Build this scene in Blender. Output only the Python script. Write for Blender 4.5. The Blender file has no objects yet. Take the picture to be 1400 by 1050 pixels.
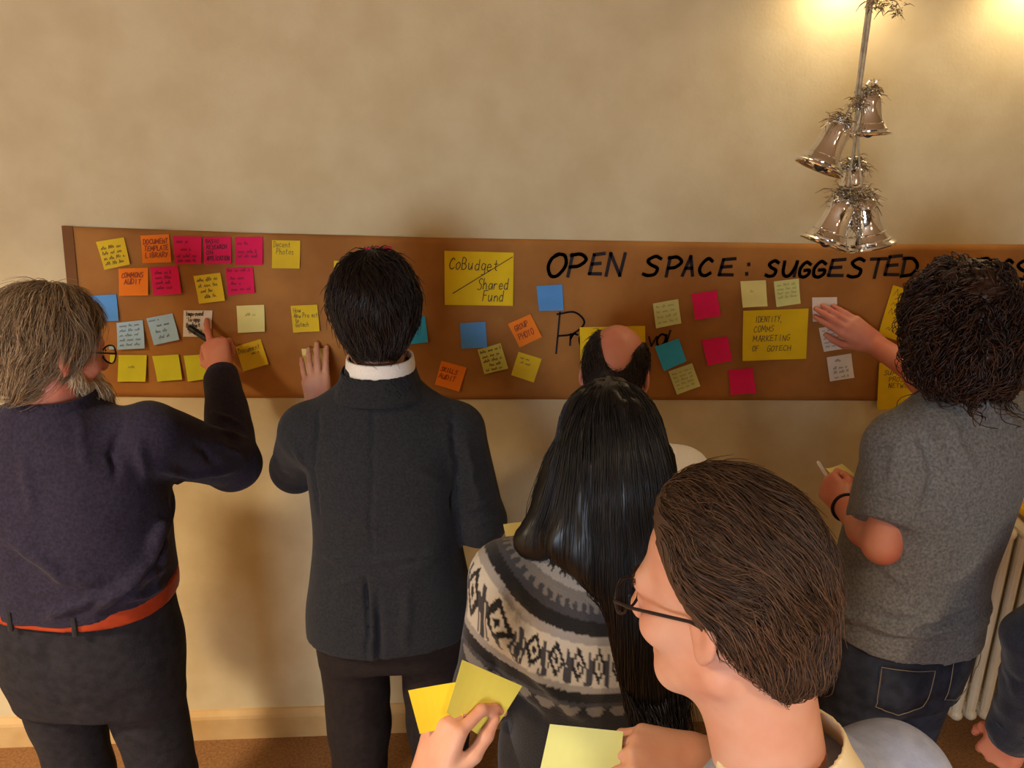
import bpy, bmesh, math, random
import numpy as np
from mathutils import Vector, Matrix

random.seed(7)
RNG = np.random.default_rng(11)
SC = bpy.context.scene
COL = SC.collection

# ------------------------------------------------------------------ camera
FPX = 1130.0                    # focal length in pixels of the 1400x1050 frame
TH, PS = math.radians(19.0), math.radians(3.0)
CAMH, WALLY = 2.03, 2.30
cam = bpy.data.cameras.new('camera')
cam.sensor_width = 36.0
cam.lens = FPX / 1400.0 * 36.0
cam.clip_start = 0.02
camo = bpy.data.objects.new('camera', cam)
camo.location = (0, 0, CAMH)
camo.rotation_euler = (math.pi / 2 - TH, 0, -PS)
COL.objects.link(camo)
SC.camera = camo
V = lambda *a: np.array(a, float)
FWD = V(math.sin(PS) * math.cos(TH), math.cos(PS) * math.cos(TH), -math.sin(TH))
RGT = V(math.cos(PS), -math.sin(PS), 0)
UPV = np.cross(RGT, FWD)


def at(px, py, y):
    """world point at depth y that the photograph shows at (px, py)"""
    r = FPX * FWD + (px - 700) * RGT - (py - 525) * UPV
    return V(0, 0, CAMH) + r * (y / r[1])


# ------------------------------------------------------------------ light
SC.view_settings.view_transform = 'Standard'
SC.view_settings.look = 'None'
SC.view_settings.gamma = 1.0
SC.view_settings.use_curve_mapping = False
SC.view_settings.exposure = 0.12
world = bpy.data.worlds.new('world')
SC.world = world
world.use_nodes = True
world.node_tree.nodes['Background'].inputs[0].default_value = (0.9, 0.85, 0.8, 1)
world.node_tree.nodes['Background'].inputs[1].default_value = 0.05


def lamp(name, kind, loc, power, col, target=None, **kw):
    l = bpy.data.lights.new(name, kind)
    l.energy = power
    l.color = col
    for k, v in kw.items():
        setattr(l, k, v)
    o = bpy.data.objects.new(name, l)
    o.location = loc
    if target is not None:
        o.rotation_euler = (Vector(target) - Vector(loc)).to_track_quat('-Z', 'Y').to_euler()
    COL.objects.link(o)
    return o


ROOM_X0, ROOM_X1, ROOM_Y0, ROOM_Z = -3.0, 3.0, -3.0, 2.95
WARM = (1.0, 0.79, 0.54)
CEIL_LAMPS = [(-1.9, 0.1, 95, WARM), (1.2, -0.7, 40, WARM), (-1.5, -2.0, 40, WARM), (1.6, -2.0, 40, WARM)]
for i, (x, y, p, c) in enumerate(CEIL_LAMPS):
    lamp('ceiling_lamp_light', 'AREA', (x, y, ROOM_Z - 0.09), p, c, (x, y, 0), shape='DISK', size=0.34, spread=math.radians(126))
SPOTS = [(0.975, 7.0), (1.475, 7.0)]
for x, p in SPOTS:
    lamp('wall_spot_light', 'SPOT', (x, WALLY - 0.085, 2.385), p, (1.0, 0.76, 0.44), (x, WALLY - 0.02, 1.9),
         spot_size=math.radians(165), spot_blend=1.0, shadow_soft_size=0.03)
# cool daylight from the window in the back wall
WIN = (-1.3, 1.55, 1.5, 1.3)      # centre x, centre z, width, height
lamp('window_daylight', 'AREA', (WIN[0], ROOM_Y0 + 0.07, WIN[1]), 85, (0.70, 0.82, 1.0), (WIN[0], 0, WIN[1]), shape='RECTANGLE', size=WIN[2] - .1, size_y=WIN[3] - .1)


# ------------------------------------------------------------------ materials
def lin(c):
    return tuple(((v / 255) / 12.92 if v <= 10 else (((v / 255) + 0.055) / 1.055) ** 2.4) for v in c) + (1.0,)


MATS = {}


def mat(name, col, rough=0.8, metal=0.0, col2=None, nscale=40.0, ndetail=3.0, bump=0.0, bscale=200.0, spec=0.3,
        stretch=(1, 1, 1), island=None, sheen=0.0, sss=0.0, ramp=(0.35, 0.65), trans=0.0):
    if name in MATS:
        return MATS[name]
    m = bpy.data.materials.new(name)
    m.use_nodes = True
    nt = m.node_tree
    b = nt.nodes['Principled BSDF']
    b.inputs['Base Color'].default_value = lin(col)
    b.inputs['Roughness'].default_value = rough
    b.inputs['Metallic'].default_value = metal
    b.inputs['Specular IOR Level'].default_value = spec
    if sheen:
        b.inputs['Sheen Weight'].default_value = sheen
        b.inputs['Sheen Roughness'].default_value = 0.5
    if sss:
        b.inputs['Subsurface Weight'].default_value = sss
        b.inputs['Subsurface Radius'].default_value = (0.012, 0.004, 0.002)
        b.inputs['Subsurface Scale'].default_value = 0.6
    if col2 is not None or bump:
        tc = nt.nodes.new('ShaderNodeTexCoord')
        mp = nt.nodes.new('ShaderNodeMapping')
        mp.inputs['Scale'].default_value = stretch
        nt.links.new(tc.outputs['Object'], mp.inputs[0])
    if col2 is not None:
        r = nt.nodes.new('ShaderNodeValToRGB')
        r.color_ramp.elements[0].position = ramp[0]
        r.color_ramp.elements[1].position = ramp[1]
        r.color_ramp.elements[0].color = lin(col)
        r.color_ramp.elements[1].color = lin(col2)
        if island:
            g = nt.nodes.new('ShaderNodeNewGeometry')
            nt.links.new(g.outputs['Random Per Island'], r.inputs[0])
        else:
            n = nt.nodes.new('ShaderNodeTexNoise')
            n.inputs['Scale'].default_value = nscale
            n.inputs['Detail'].default_value = ndetail
            nt.links.new(mp.outputs[0], n.inputs['Vector'])
            nt.links.new(n.outputs['Fac'], r.inputs[0])
        nt.links.new(r.outputs[0], b.inputs['Base Color'])
    if bump:
        n2 = nt.nodes.new('ShaderNodeTexNoise')
        n2.inputs['Scale'].default_value = bscale
        n2.inputs['Detail'].default_value = 4.0
        nt.links.new(mp.outputs[0], n2.inputs['Vector'])
        bp = nt.nodes.new('ShaderNodeBump')
        bp.inputs['Strength'].default_value = bump
        bp.inputs['Distance'].default_value = 0.004
        nt.links.new(n2.outputs['Fac'], bp.inputs['Height'])
        nt.links.new(bp.outputs[0], b.inputs['Normal'])
    MATS[name] = m
    return m


def emit_mat(name, col, s):
    m = bpy.data.materials.new(name)
    m.use_nodes = True
    b = m.node_tree.nodes['Principled BSDF']
    b.inputs['Emission Color'].default_value = tuple(col) + (1,)
    b.inputs['Emission Strength'].default_value = s
    return m


# ------------------------------------------------------------------ object helpers
def link(name, me, m=None, parent=None, loc=None):
    o = bpy.data.objects.new(name, me)
    COL.objects.link(o)
    if m is not None and not me.materials:
        for mm in (m if isinstance(m, (list, tuple)) else [m]):
            me.materials.append(mm)
    if parent is not None:
        o.parent = parent
    if loc is not None:
        o.location = loc
    return o


def tag(o, label, cat, group=None, kind=None):
    if label:
        o['label'] = label
    if cat:
        o['category'] = cat
    if group:
        o['group'] = group
    if kind:
        o['kind'] = kind
    return o


def thing(name, label, cat, loc=(0, 0, 0), rotz=0.0, group=None):
    o = bpy.data.objects.new(name, None)
    o.empty_display_size = 0.05
    o.location = tuple(loc)
    o.rotation_euler = (0, 0, rotz)
    COL.objects.link(o)
    return tag(o, label, cat, group)


def np_mesh(name, verts, quads, smooth=True):
    """mesh from arrays; quads may hold -1 in the last column for triangles"""
    me = bpy.data.meshes.new(name)
    verts = np.asarray(verts, np.float32)
    quads = np.asarray(quads, np.int32)
    me.vertices.add(len(verts))
    me.vertices.foreach_set('co', verts.ravel())
    k = quads.shape[1]
    me.loops.add(quads.size)
    me.loops.foreach_set('vertex_index', quads.ravel())
    me.polygons.add(len(quads))
    me.polygons.foreach_set('loop_start', np.arange(0, quads.size, k, dtype=np.int32))
    me.polygons.foreach_set('use_smooth', np.full(len(quads), smooth))
    me.update(calc_edges=True)
    me.validate()
    return me


def bm_mesh(name, bm, smooth=False):
    me = bpy.data.meshes.new(name)
    bm.normal_update()
    bm.to_mesh(me)
    bm.free()
    if smooth:
        me.polygons.foreach_set('use_smooth', np.full(len(me.polygons), True))
        try:
            me.set_sharp_from_angle(angle=math.radians(35))
        except Exception:
            pass
    return me


def add_box(bm, c, s, bevel=0.0, rot=None):
    r = bmesh.ops.create_cube(bm, size=1.0)
    vs = r['verts']
    M = Matrix.Translation(Vector(c)) @ (rot.to_4x4() if rot else Matrix.Identity(4)) @ Matrix.Diagonal((*s, 1))
    bmesh.ops.transform(bm, matrix=M, verts=vs)
    if bevel:
        es = list({e for v in vs for e in v.link_edges})
        bmesh.ops.bevel(bm, geom=es, offset=bevel, segments=2, affect='EDGES', profile=0.5)


def lathe(bm, prof, seg=40, M=None):
    rings = []
    for r, z in prof:
        ring = []
        for i in range(seg):
            a = 2 * math.pi * i / seg
            p = Vector((r * math.cos(a), r * math.sin(a), z))
            ring.append(bm.verts.new(M @ p if M else p))
        rings.append(ring)
    for a, b in zip(rings, rings[1:]):
        for i in range(seg):
            bm.faces.new((a[i], a[(i + 1) % seg], b[(i + 1) % seg], b[i]))
    return rings


def tube(bm, pts, rad, seg=8, caps=True, closed=False):
    pts = [Vector(p) for p in pts]
    n = len(pts)
    rads = rad if isinstance(rad, (list, tuple)) else [rad] * n
    rings = []
    ref = None
    for i, p in enumerate(pts):
        a = pts[(i - 1) % n] if (closed or i > 0) else p
        b = pts[(i + 1) % n] if (closed or i < n - 1) else p
        t = (b - a).normalized()
        if ref is None:
            ref = t.orthogonal().normalized()
        ref = (ref - t * ref.dot(t)).normalized()
        bi = t.cross(ref)
        rings.append([bm.verts.new(p + (ref * math.cos(2 * math.pi * k / seg) + bi * math.sin(2 * math.pi * k / seg)) * rads[i]) for k in range(seg)])
    for i in range(n if closed else n - 1):
        a, b = rings[i], rings[(i + 1) % n]
        for k in range(seg):
            bm.faces.new((a[k], a[(k + 1) % seg], b[(k + 1) % seg], b[k]))
    if caps and not closed:
        bm.faces.new(rings[0][::-1])
        bm.faces.new(rings[-1])
    return rings


def vnoise(p, seed=0):
    """smooth value noise in -1..1 for points (n,3)"""
    p = np.asarray(p, float)
    i = np.floor(p).astype(np.int64)
    f = p - i
    f = f * f * (3 - 2 * f)
    out = np.zeros(len(p))
    for dx in (0, 1):
        for dy in (0, 1):
            for dz in (0, 1):
                h = ((i[:, 0] + dx) * 73856093) ^ ((i[:, 1] + dy) * 19349663) ^ ((i[:, 2] + dz) * 83492791) ^ (seed * 2654435)
                h = (h ^ (h >> 13)) * 1274126177 & 0x7fffffff
                h = (h ^ (h >> 16)) & 0xffff
                w = (f[:, 0] if dx else 1 - f[:, 0]) * (f[:, 1] if dy else 1 - f[:, 1]) * (f[:, 2] if dz else 1 - f[:, 2])
                out += w * (h / 32767.5 - 1)
    return out


# ------------------------------------------------------------------ distance field modeller
class Field:
    def __init__(s, lo, hi, h):
        s.lo = np.array(lo, float)
        s.h = h
        n = np.ceil((np.array(hi, float) - s.lo) / h).astype(int) + 1
        s.n = n
        s.f = np.full(n, 1.0, np.float32)
        s.ax = [s.lo[i] + h * np.arange(n[i]) for i in range(3)]

    def _sl(s, blo, bhi, m):
        a = np.maximum(np.floor((np.array(blo) - m - s.lo) / s.h).astype(int), 0)
        b = np.minimum(np.ceil((np.array(bhi) + m - s.lo) / s.h).astype(int) + 1, s.n)
        if np.any(b <= a):
            return None
        sl = tuple(slice(a[i], b[i]) for i in range(3))
        X = s.ax[0][sl[0]][:, None, None]
        Y = s.ax[1][sl[1]][None, :, None]
        Z = s.ax[2][sl[2]][None, None, :]
        return sl, X, Y, Z

    def _put(s, blo, bhi, fn, k, sub=False):
        q = s._sl(blo, bhi, k + 3 * s.h)
        if q is None:
            return
        sl, X, Y, Z = q
        d = fn(X, Y, Z)
        a = s.f[sl]
        if sub:
            d = -d
            h = np.clip(0.5 - 0.5 * (d - a) / k, 0, 1) if k else (a > d)
            s.f[sl] = (d * (1 - h) + a * h + k * h * (1 - h)) if k else np.maximum(a, d)
        else:
            if k:
                h = np.clip(0.5 + 0.5 * (d - a) / k, 0, 1)
                s.f[sl] = d * (1 - h) + a * h - k * h * (1 - h)
            else:
                s.f[sl] = np.minimum(a, d)

    def cap(s, a, b, ra, rb=None, k=0.01, sub=False, flat=None):
        """tapered capsule; flat=(normal, factor) squashes it along a normal"""
        rb = ra if rb is None else rb
        a, b = np.array(a, float), np.array(b, float)
        R = max(ra, rb)
        ab = b - a
        L2 = max(ab @ ab, 1e-12)

        def fn(X, Y, Z):
            px, py, pz = X - a[0], Y - a[1], Z - a[2]
            t = np.clip((px * ab[0] + py * ab[1] + pz * ab[2]) / L2, 0, 1)
            qx, qy, qz = px - t * ab[0], py - t * ab[1], pz - t * ab[2]
            if flat is not None:
                nn, fac = np.array(flat[0], float), flat[1]
                e = (qx * nn[0] + qy * nn[1] + qz * nn[2]) * (1 / fac - 1)
                qx, qy, qz = qx + e * nn[0], qy + e * nn[1], qz + e * nn[2]
            return np.sqrt(qx * qx + qy * qy + qz * qz) - (ra + t * (rb - ra))
        s._put(np.minimum(a, b) - R, np.maximum(a, b) + R, fn, k, sub)

    def chain(s, pts, rads, k=0.01):
        for i in range(len(pts) - 1):
            s.cap(pts[i], pts[i + 1], rads[i], rads[i + 1], k)

    def ell(s, c, r, k=0.01, R=None, sub=False):
        c, r = np.array(c, float), np.array(r, float)
        M = np.eye(3) if R is None else np.array(R, float)
        e = np.abs(M) @ r

        def fn(X, Y, Z):
            px, py, pz = X - c[0], Y - c[1], Z - c[2]
            l = [(px * M[0, i] + py * M[1, i] + pz * M[2, i]) / r[i] for i in range(3)]
            k0 = np.sqrt(l[0] ** 2 + l[1] ** 2 + l[2] ** 2) + 1e-9
            k1 = np.sqrt((l[0] / r[0]) ** 2 + (l[1] / r[1]) ** 2 + (l[2] / r[2]) ** 2) + 1e-9
            return k0 * (k0 - 1) / k1
        s._put(c - e, c + e, fn, k, sub)

    def loft(s, keys, k=0.02, n=2.3, grow=0.0):
        keys = sorted(keys)
        K = np.array(keys, float)
        zz = K[:, 0]

        def fn(X, Y, Z):
            z = Z[0, 0, :]
            cx, cy, rx, ry = [hermite(z, zz, K[:, j]) for j in (1, 2, 3, 4)]
            rx, ry = rx + grow, ry + grow
            d = ((np.abs((X - cx) / rx)) ** n + (np.abs((Y - cy) / ry)) ** n) ** (1 / n)
            d = (d - 1) * np.minimum(rx, ry)
            return np.maximum(d, np.maximum(Z - zz[-1], zz[0] - Z))
        R = max(K[:, 3].max(), K[:, 4].max()) + grow
        s._put((K[:, 1].min() - R, K[:, 2].min() - R, zz[0]), (K[:, 1].max() + R, K[:, 2].max() + R, zz[-1]), fn, k)

    def clip(s, p, nrm):
        """drop everything on the side the normal points to"""
        p, nrm = np.array(p, float), np.array(nrm, float)
        nrm = nrm / np.linalg.norm(nrm)
        X, Y, Z = s.ax[0][:, None, None], s.ax[1][None, :, None], s.ax[2][None, None, :]
        s.f = np.maximum(s.f, ((X - p[0]) * nrm[0] + (Y - p[1]) * nrm[1] + (Z - p[2]) * nrm[2]).astype(np.float32))

    def mesh(s):
        f = s.f
        sg = f < 0
        c = np.zeros(tuple(s.n - 1), np.int8)
        offs = [(i, j, k) for i in (0, 1) for j in (0, 1) for k in (0, 1)]
        N = s.n - 1
        for (i, j, k) in offs:
            c += sg[i:i + N[0], j:j + N[1], k:k + N[2]]
        act = (c > 0) & (c < 8)
        I = np.argwhere(act)
        idx = np.full(tuple(N), -1, np.int32)
        idx[act] = np.arange(len(I))
        vals = np.stack([f[I[:, 0] + i, I[:, 1] + j, I[:, 2] + k] for (i, j, k) in offs], 1)
        acc = np.zeros((len(I), 3))
        cnt = np.zeros(len(I))
        for a in range(8):
            for b in range(a + 1, 8):
                oa, ob = np.array(offs[a]), np.array(offs[b])
                if np.abs(oa - ob).sum() != 1:
                    continue
                va, vb = vals[:, a], vals[:, b]
                m = (va < 0) != (vb < 0)
                t = np.where(m, va / np.where(m, va - vb, 1), 0)
                acc += np.where(m[:, None], oa + t[:, None] * (ob - oa), 0)
                cnt += m
        v = s.lo + s.h * (I + acc / cnt[:, None])
        qs = []
        for ax in range(3):
            o1, o2 = [(1, 2), (2, 0), (0, 1)][ax]
            A = np.take(sg, range(0, s.n[ax] - 1), ax)
            B = np.take(sg, range(1, s.n[ax]), ax)
            E = np.argwhere(A != B)
            E = E[(E[:, o1] > 0) & (E[:, o2] > 0) & (E[:, o1] < N[o1]) & (E[:, o2] < N[o2])]
            if not len(E):
                continue
            fl = A[E[:, 0], E[:, 1], E[:, 2]]
            u1 = np.zeros(3, int); u1[o1] = 1
            u2 = np.zeros(3, int); u2[o2] = 1
            q = np.stack([idx[tuple((E - d).T)] for d in (u1 + u2, u2, 0 * u1, u1)], 1)
            q = np.where(fl[:, None], q, q[:, ::-1])
            qs.append(q)
        q = np.concatenate(qs)
        return v, q[(q >= 0).all(1)]


def hermite(x, xs, ys):
    """smooth interpolation through the keys"""
    m = np.gradient(ys, xs) if len(xs) > 1 else np.zeros(1)
    i = np.clip(np.searchsorted(xs, x) - 1, 0, len(xs) - 2)
    h = xs[i + 1] - xs[i]
    t = np.clip((x - xs[i]) / h, 0, 1)
    a, b = ys[i], ys[i + 1]
    return (2 * t ** 3 - 3 * t ** 2 + 1) * a + (t ** 3 - 2 * t ** 2 + t) * h * m[i] + (-2 * t ** 3 + 3 * t ** 2) * b + (t ** 3 - t ** 2) * h * m[i + 1]


def vnormals(v, q):
    n = np.zeros_like(v)
    fn = np.cross(v[q[:, 2]] - v[q[:, 0]], v[q[:, 3]] - v[q[:, 1]])
    for k in range(4):
        np.add.at(n, q[:, k], fn)
    return n / (np.linalg.norm(n, axis=1, keepdims=True) + 1e-12)


def smooth_verts(v, q, it=1, lam=0.5):
    for _ in range(it):
        acc = np.zeros_like(v)
        cnt = np.zeros(len(v))
        for k in range(4):
            a, b = q[:, k], q[:, (k + 1) % 4]
            np.add.at(acc, a, v[b]); np.add.at(cnt, a, 1)
            np.add.at(acc, b, v[a]); np.add.at(cnt, b, 1)
        v = v + lam * (acc / np.maximum(cnt, 1)[:, None] - v)
    return v


def wrinkle(v, q, amp=0.003, scale=9.0, stretch=(1, 1, 1), seed=1, folds=()):
    """cloth relief: soft noise folds plus single creases (a, b, width, height)"""
    n = vnormals(v, q)
    p = v * np.array(stretch) * scale
    d = amp * (vnoise(p, seed) + 0.5 * vnoise(p * 2.1 + 7, seed + 3))
    for a, b, w, hgt in folds:
        a, b = np.array(a, float), np.array(b, float)
        ab = b - a
        t = np.clip(((v - a) @ ab) / (ab @ ab), 0, 1)
        dist = np.linalg.norm(v - a - t[:, None] * ab, axis=1)
        fade = np.minimum(1, 4 * np.minimum(t, 1 - t) + 0.25)
        d = d + hgt * fade * np.exp(-(dist / w) ** 2)
    return v + n * d[:, None]


def join_parts(parts):
    vs, qs, o = [], [], 0
    for v, q in parts:
        vs.append(v); qs.append(q + o); o += len(v)
    return np.concatenate(vs), np.concatenate(qs)


def rotm(yaw=0, pitch=0, roll=0):
    return np.array((Matrix.Rotation(math.radians(yaw), 3, 'Z') @ Matrix.Rotation(math.radians(pitch), 3, 'X') @ Matrix.Rotation(math.radians(roll), 3, 'Y')))


def unit(a):
    a = np.array(a, float)
    return a / np.linalg.norm(a)


# ------------------------------------------------------------------ handwriting
G = {
 'A': [[(0, 0), (.5, 1), (1, 0)], [(.2, .38), (.8, .38)]],
 'B': [[(0, 0), (0, 1), (.6, .95), (.75, .75), (.55, .55), (0, .5)], [(.5, .53), (.9, .3), (.7, .05), (0, 0)]],
 'C': [[(1, .85), (.62, 1), (.2, .75), (0, .4), (.2, .08), (.6, 0), (1, .15)]],
 'D': [[(0, 0), (.03, 1)], [(-.1, .97), (.6, .95), (1, .55), (.7, .12), (-.05, 0)]],
 'E': [[(1, 1), (.12, .94), (.0, .05), (1, .04)], [(.06, .5), (.8, .54)]],
 'F': [[(1, 1), (.05, .95), (0, 0)], [(.03, .52), (.75, .55)]],
 'G': [[(1, .85), (.55, 1), (.08, .6), (.12, .12), (.55, 0), (.95, .2), (.95, .45), (.5, .45)]],
 'H': [[(0, 0), (0, 1)], [(1, 0), (1, 1)], [(0, .5), (1, .5)]],
 'I': [[(.5, 0), (.5, 1)]],
 'J': [[(.8, 1), (.8, .2), (.4, 0), (0, .2)]],
 'K': [[(0, 0), (0, 1)], [(1, 1), (0, .45), (1, 0)]],
 'L': [[(0, 1), (0, 0), (.9, 0)]],
 'M': [[(0, 0), (.08, 1), (.5, .3), (.92, 1), (1, 0)]],
 'N': [[(0, 0), (.05, 1), (.9, 0), (1, 1)]],
 'O': [[(.5, 1), (.12, .8), (0, .4), (.25, .02), (.65, .05), (1, .5), (.85, .92), (.5, 1), (.3, .95)]],
 'P': [[(0, 0), (.05, 1)], [(-.05, .95), (.6, 1), (1, .75), (.6, .48), (.03, .42)]],
 'Q': [[(.5, 1), (.05, .6), (.25, .05), (.7, .05), (1, .5), (.8, .95), (.5, 1)], [(.6, .25), (1, -.1)]],
 'R': [[(0, 0), (.05, 1)], [(0, .97), (.7, .95), (.85, .72), (.5, .5), (.03, .45)], [(.35, .48), (1, 0)]],
 'S': [[(1, .88), (.6, 1), (.15, .8), (.35, .58), (.85, .38), (.75, .08), (.3, 0), (-.05, .08)]],
 'T': [[(0, .97), (1, 1)], [(.5, .97), (.42, 0)]],
 'U': [[(0, 1), (.02, .3), (.25, .02), (.6, .1), (.9, .6), (1, 1)], [(1, 1), (.95, 0)]],
 'V': [[(0, 1), (.45, 0), (1, 1)]],
 'W': [[(0, 1), (.25, 0), (.5, .7), (.75, 0), (1, 1)]],
 'Y': [[(0, 1), (.5, .5)], [(1, 1), (.3, 0)]],
 'a': [[(.9, .55), (.4, .6), (.05, .3), (.3, 0), (.8, .2), (.9, .58), (1, 0)]],
 'b': [[(.1, 1), (.1, 0), (.6, 0), (.9, .3), (.6, .55), (.1, .4)]],
 'c': [[(.9, .5), (.4, .6), (.05, .3), (.4, 0), (.9, .1)]],
 'd': [[(.85, .5), (.4, .58), (.05, .28), (.35, 0), (.85, .15)], [(.9, 1), (.9, 0)]],
 'e': [[(.1, .3), (.9, .35), (.6, .6), (.15, .45), (.15, .1), (.5, 0), (.95, .12)]],
 'f': [[(.9, .95), (.5, .9), (.4, 0)], [(.1, .55), (.8, .58)]],
 'g': [[(.9, .5), (.4, .6), (.1, .3), (.4, .05), (.85, .2), (.9, .55), (.85, -.3), (.3, -.35)]],
 'h': [[(.1, 1), (.1, 0)], [(.1, .35), (.5, .58), (.85, .4), (.9, 0)]],
 'i': [[(.5, .55), (.5, 0)], [(.5, .75), (.52, .8)]],
 'l': [[(.5, 1), (.5, 0)]],
 'm': [[(.0, .55), (.05, 0)], [(.05, .4), (.3, .58), (.5, .4), (.5, 0)], [(.5, .4), (.75, .58), (.95, .4), (1, 0)]],
 'n': [[(.1, .55), (.1, 0)], [(.1, .35), (.5, .58), (.85, .4), (.9, 0)]],
 'o': [[(.5, .6), (.1, .4), (.2, .05), (.6, 0), (.95, .3), (.75, .58), (.5, .6)]],
 'p': [[(.1, .55), (.1, -.4)], [(.1, .4), (.6, .58), (.9, .3), (.6, 0), (.1, .1)]],
 'r': [[(.15, .55), (.15, 0)], [(.15, .3), (.5, .55), (.9, .5)]],
 's': [[(.85, .5), (.4, .6), (.2, .42), (.8, .2), (.6, 0), (.1, .08)]],
 't': [[(.45, .9), (.45, .1), (.8, .03)], [(.1, .58), (.85, .6)]],
 'u': [[(.1, .55), (.15, .1), (.5, 0), (.85, .3)], [(.88, .55), (.9, 0)]],
 'v': [[(.1, .55), (.45, 0), (.9, .58)]],
 'w': [[(.0, .55), (.25, 0), (.5, .4), (.75, 0), (1, .55)]],
 'y': [[(.1, .55), (.45, .1)], [(.9, .55), (.3, -.4)]],
 '-': [[(.1, .4), (.9, .42)]], ':': [[(.5, .75), (.55, .68)], [(.45, .22), (.5, .14)]],
 ',': [[(.5, .1), (.3, -.2)]], "'": [[(.5, 1), (.45, .8)]], '?': [[(.1, .8), (.5, 1), (.9, .75), (.5, .4), (.5, .25)], [(.5, .05), (.5, 0)]],
 '&': [[(1, 0), (.2, .8), (.5, 1), (.7, .8), (.1, .3), (.3, 0), (.9, .4)]], '/': [[(0, 0), (1, 1)]],
}
CURVY = set("BCDGJOPQRSUabcdeghmnopqrsuy?&f")


def catmull(pts, n=5):
    P = [np.array(p, float) for p in pts]
    if len(P) < 3:
        return P
    out = []
    Q = [2 * P[0] - P[1]] + P + [2 * P[-1] - P[-2]]
    for i in range(1, len(Q) - 2):
        for j in range(n):
            t = j / n
            a, b, c, d = Q[i - 1], Q[i], Q[i + 1], Q[i + 2]
            out.append(0.5 * (2 * b + (c - a) * t + (2 * a - 5 * b + 4 * c - d) * t * t + (3 * b - a - 3 * c + d) * t ** 3))
    out.append(P[-1])
    return out


def glyph(ch, x0, y0, w, h, slant=0.0, n=4):
    out = []
    for s in G.get(ch, []):
        pts = catmull(s, n) if ch in CURVY and len(s) > 2 else [np.array(p, float) for p in s]
        out.append([(x0 + p[0] * w + slant * p[1] * h, y0 + p[1] * h) for p in pts])
    return out


def text_line(txt, x0, y0, width, h, slant=0.1, seed=0):
    """strokes of one handwritten line that fills a width"""
    r = random.Random(seed * 131 + len(txt))
    adv = [(0.55 if c in " il:,'-" else (1.25 if c in 'mwMW' else 1.0)) for c in txt]
    k = width / sum(adv)
    x, out = x0, []
    for c, a in zip(txt, adv):
        out += glyph(c, x + r.uniform(-.06, .06) * k, y0 + r.uniform(-.06, .06) * h, a * k * 0.74, h * r.uniform(.9, 1.08), slant, 3)
        x += a * k
    return out


def scribble(x0, y0, width, h, seed=0):
    """a line too small to read: small joined loops broken into words"""
    r = random.Random(seed)
    out, x = [], x0
    while x < x0 + width - 0.03:
        wl = min(r.uniform(.14, .3), x0 + width - x)
        n = max(3, int(wl / 0.028))
        pts = []
        for i in range(n):
            top = r.choice([.55, .6, .6, 1.0])
            pts.append((x + wl * i / n, y0 + h * (top if i % 2 else r.uniform(-.05, .12))))
        out.append(pts)
        x += wl + 0.055
    return out


def ribbons(name, strokes, P, w, m, parent, w_end=None):
    """flat ink ribbons: strokes are uv polylines, P maps (u,v) to a point and the ink lies just off the paper"""
    vs, qs = [], []
    for s in strokes:
        pts = [np.array(P(u, v)) for u, v in s]
        for i in range(len(pts) - 1):
            a, b = pts[i], pts[i + 1]
            t = b - a
            L = np.linalg.norm(t)
            if L < 1e-6:
                continue
            t = t / L
            sd = np.cross(t, V(0, -1, 0))
            sd = sd / (np.linalg.norm(sd) + 1e-9) * w / 2
            e = t * w * 0.38
            o = len(vs)
            vs += [a - e - sd, b + e - sd, b + e + sd, a - e + sd]
            qs.append((o, o + 1, o + 2, o + 3))
    me = np_mesh(name, vs, qs, False)
    return link(name, me, m, parent)

# ------------------------------------------------------------------ the room
M_WALL = mat('wall_plaster', (214, 198, 158), 0.9, col2=(205, 187, 146), nscale=9, ndetail=6, bump=0.12, bscale=110, spec=0.2)
M_CEIL = mat('ceiling_paint', (176, 160, 134), 0.95)
M_FLOOR = mat('floor_carpet', (152, 110, 68), 0.95, col2=(128, 90, 54), nscale=120, bump=0.4, bscale=300)
M_BASE = mat('baseboard_paint', (206, 172, 118), 0.6, col2=(196, 160, 104), nscale=12)


def slab(name, lo, hi, m):
    bm = bmesh.new()
    lo, hi = Vector(lo), Vector(hi)
    add_box(bm, (lo + hi) / 2, hi - lo)
    o = link(name, bm_mesh(name, bm), m)
    o['kind'] = 'structure'
    return o


slab('floor', (ROOM_X0 - .1, ROOM_Y0 - .1, -0.1), (ROOM_X1 + .1, WALLY + .1, 0), M_FLOOR)
slab('ceiling', (ROOM_X0 - .1, ROOM_Y0 - .1, ROOM_Z), (ROOM_X1 + .1, WALLY + .1, ROOM_Z + .1), M_CEIL)
slab('wall_front', (ROOM_X0 - .1, WALLY, 0), (ROOM_X1 + .1, WALLY + .1, ROOM_Z), M_WALL)
M_BACK = mat('wall_back_darkened', (84, 78, 72), .7, col2=(70, 65, 60), nscale=5)  # unseen back wall, dark finish made up to give the bells contrasting reflections
slab('wall_back', (ROOM_X0 - .1, ROOM_Y0 - .1, 0), (ROOM_X1 + .1, ROOM_Y0, ROOM_Z), M_BACK)
slab('wall_right', (ROOM_X1, ROOM_Y0, 0), (ROOM_X1 + .1, WALLY, ROOM_Z), M_WALL)
slab('wall_left', (ROOM_X0 - .1, ROOM_Y0, 0), (ROOM_X0, WALLY, ROOM_Z), M_WALL)
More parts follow.
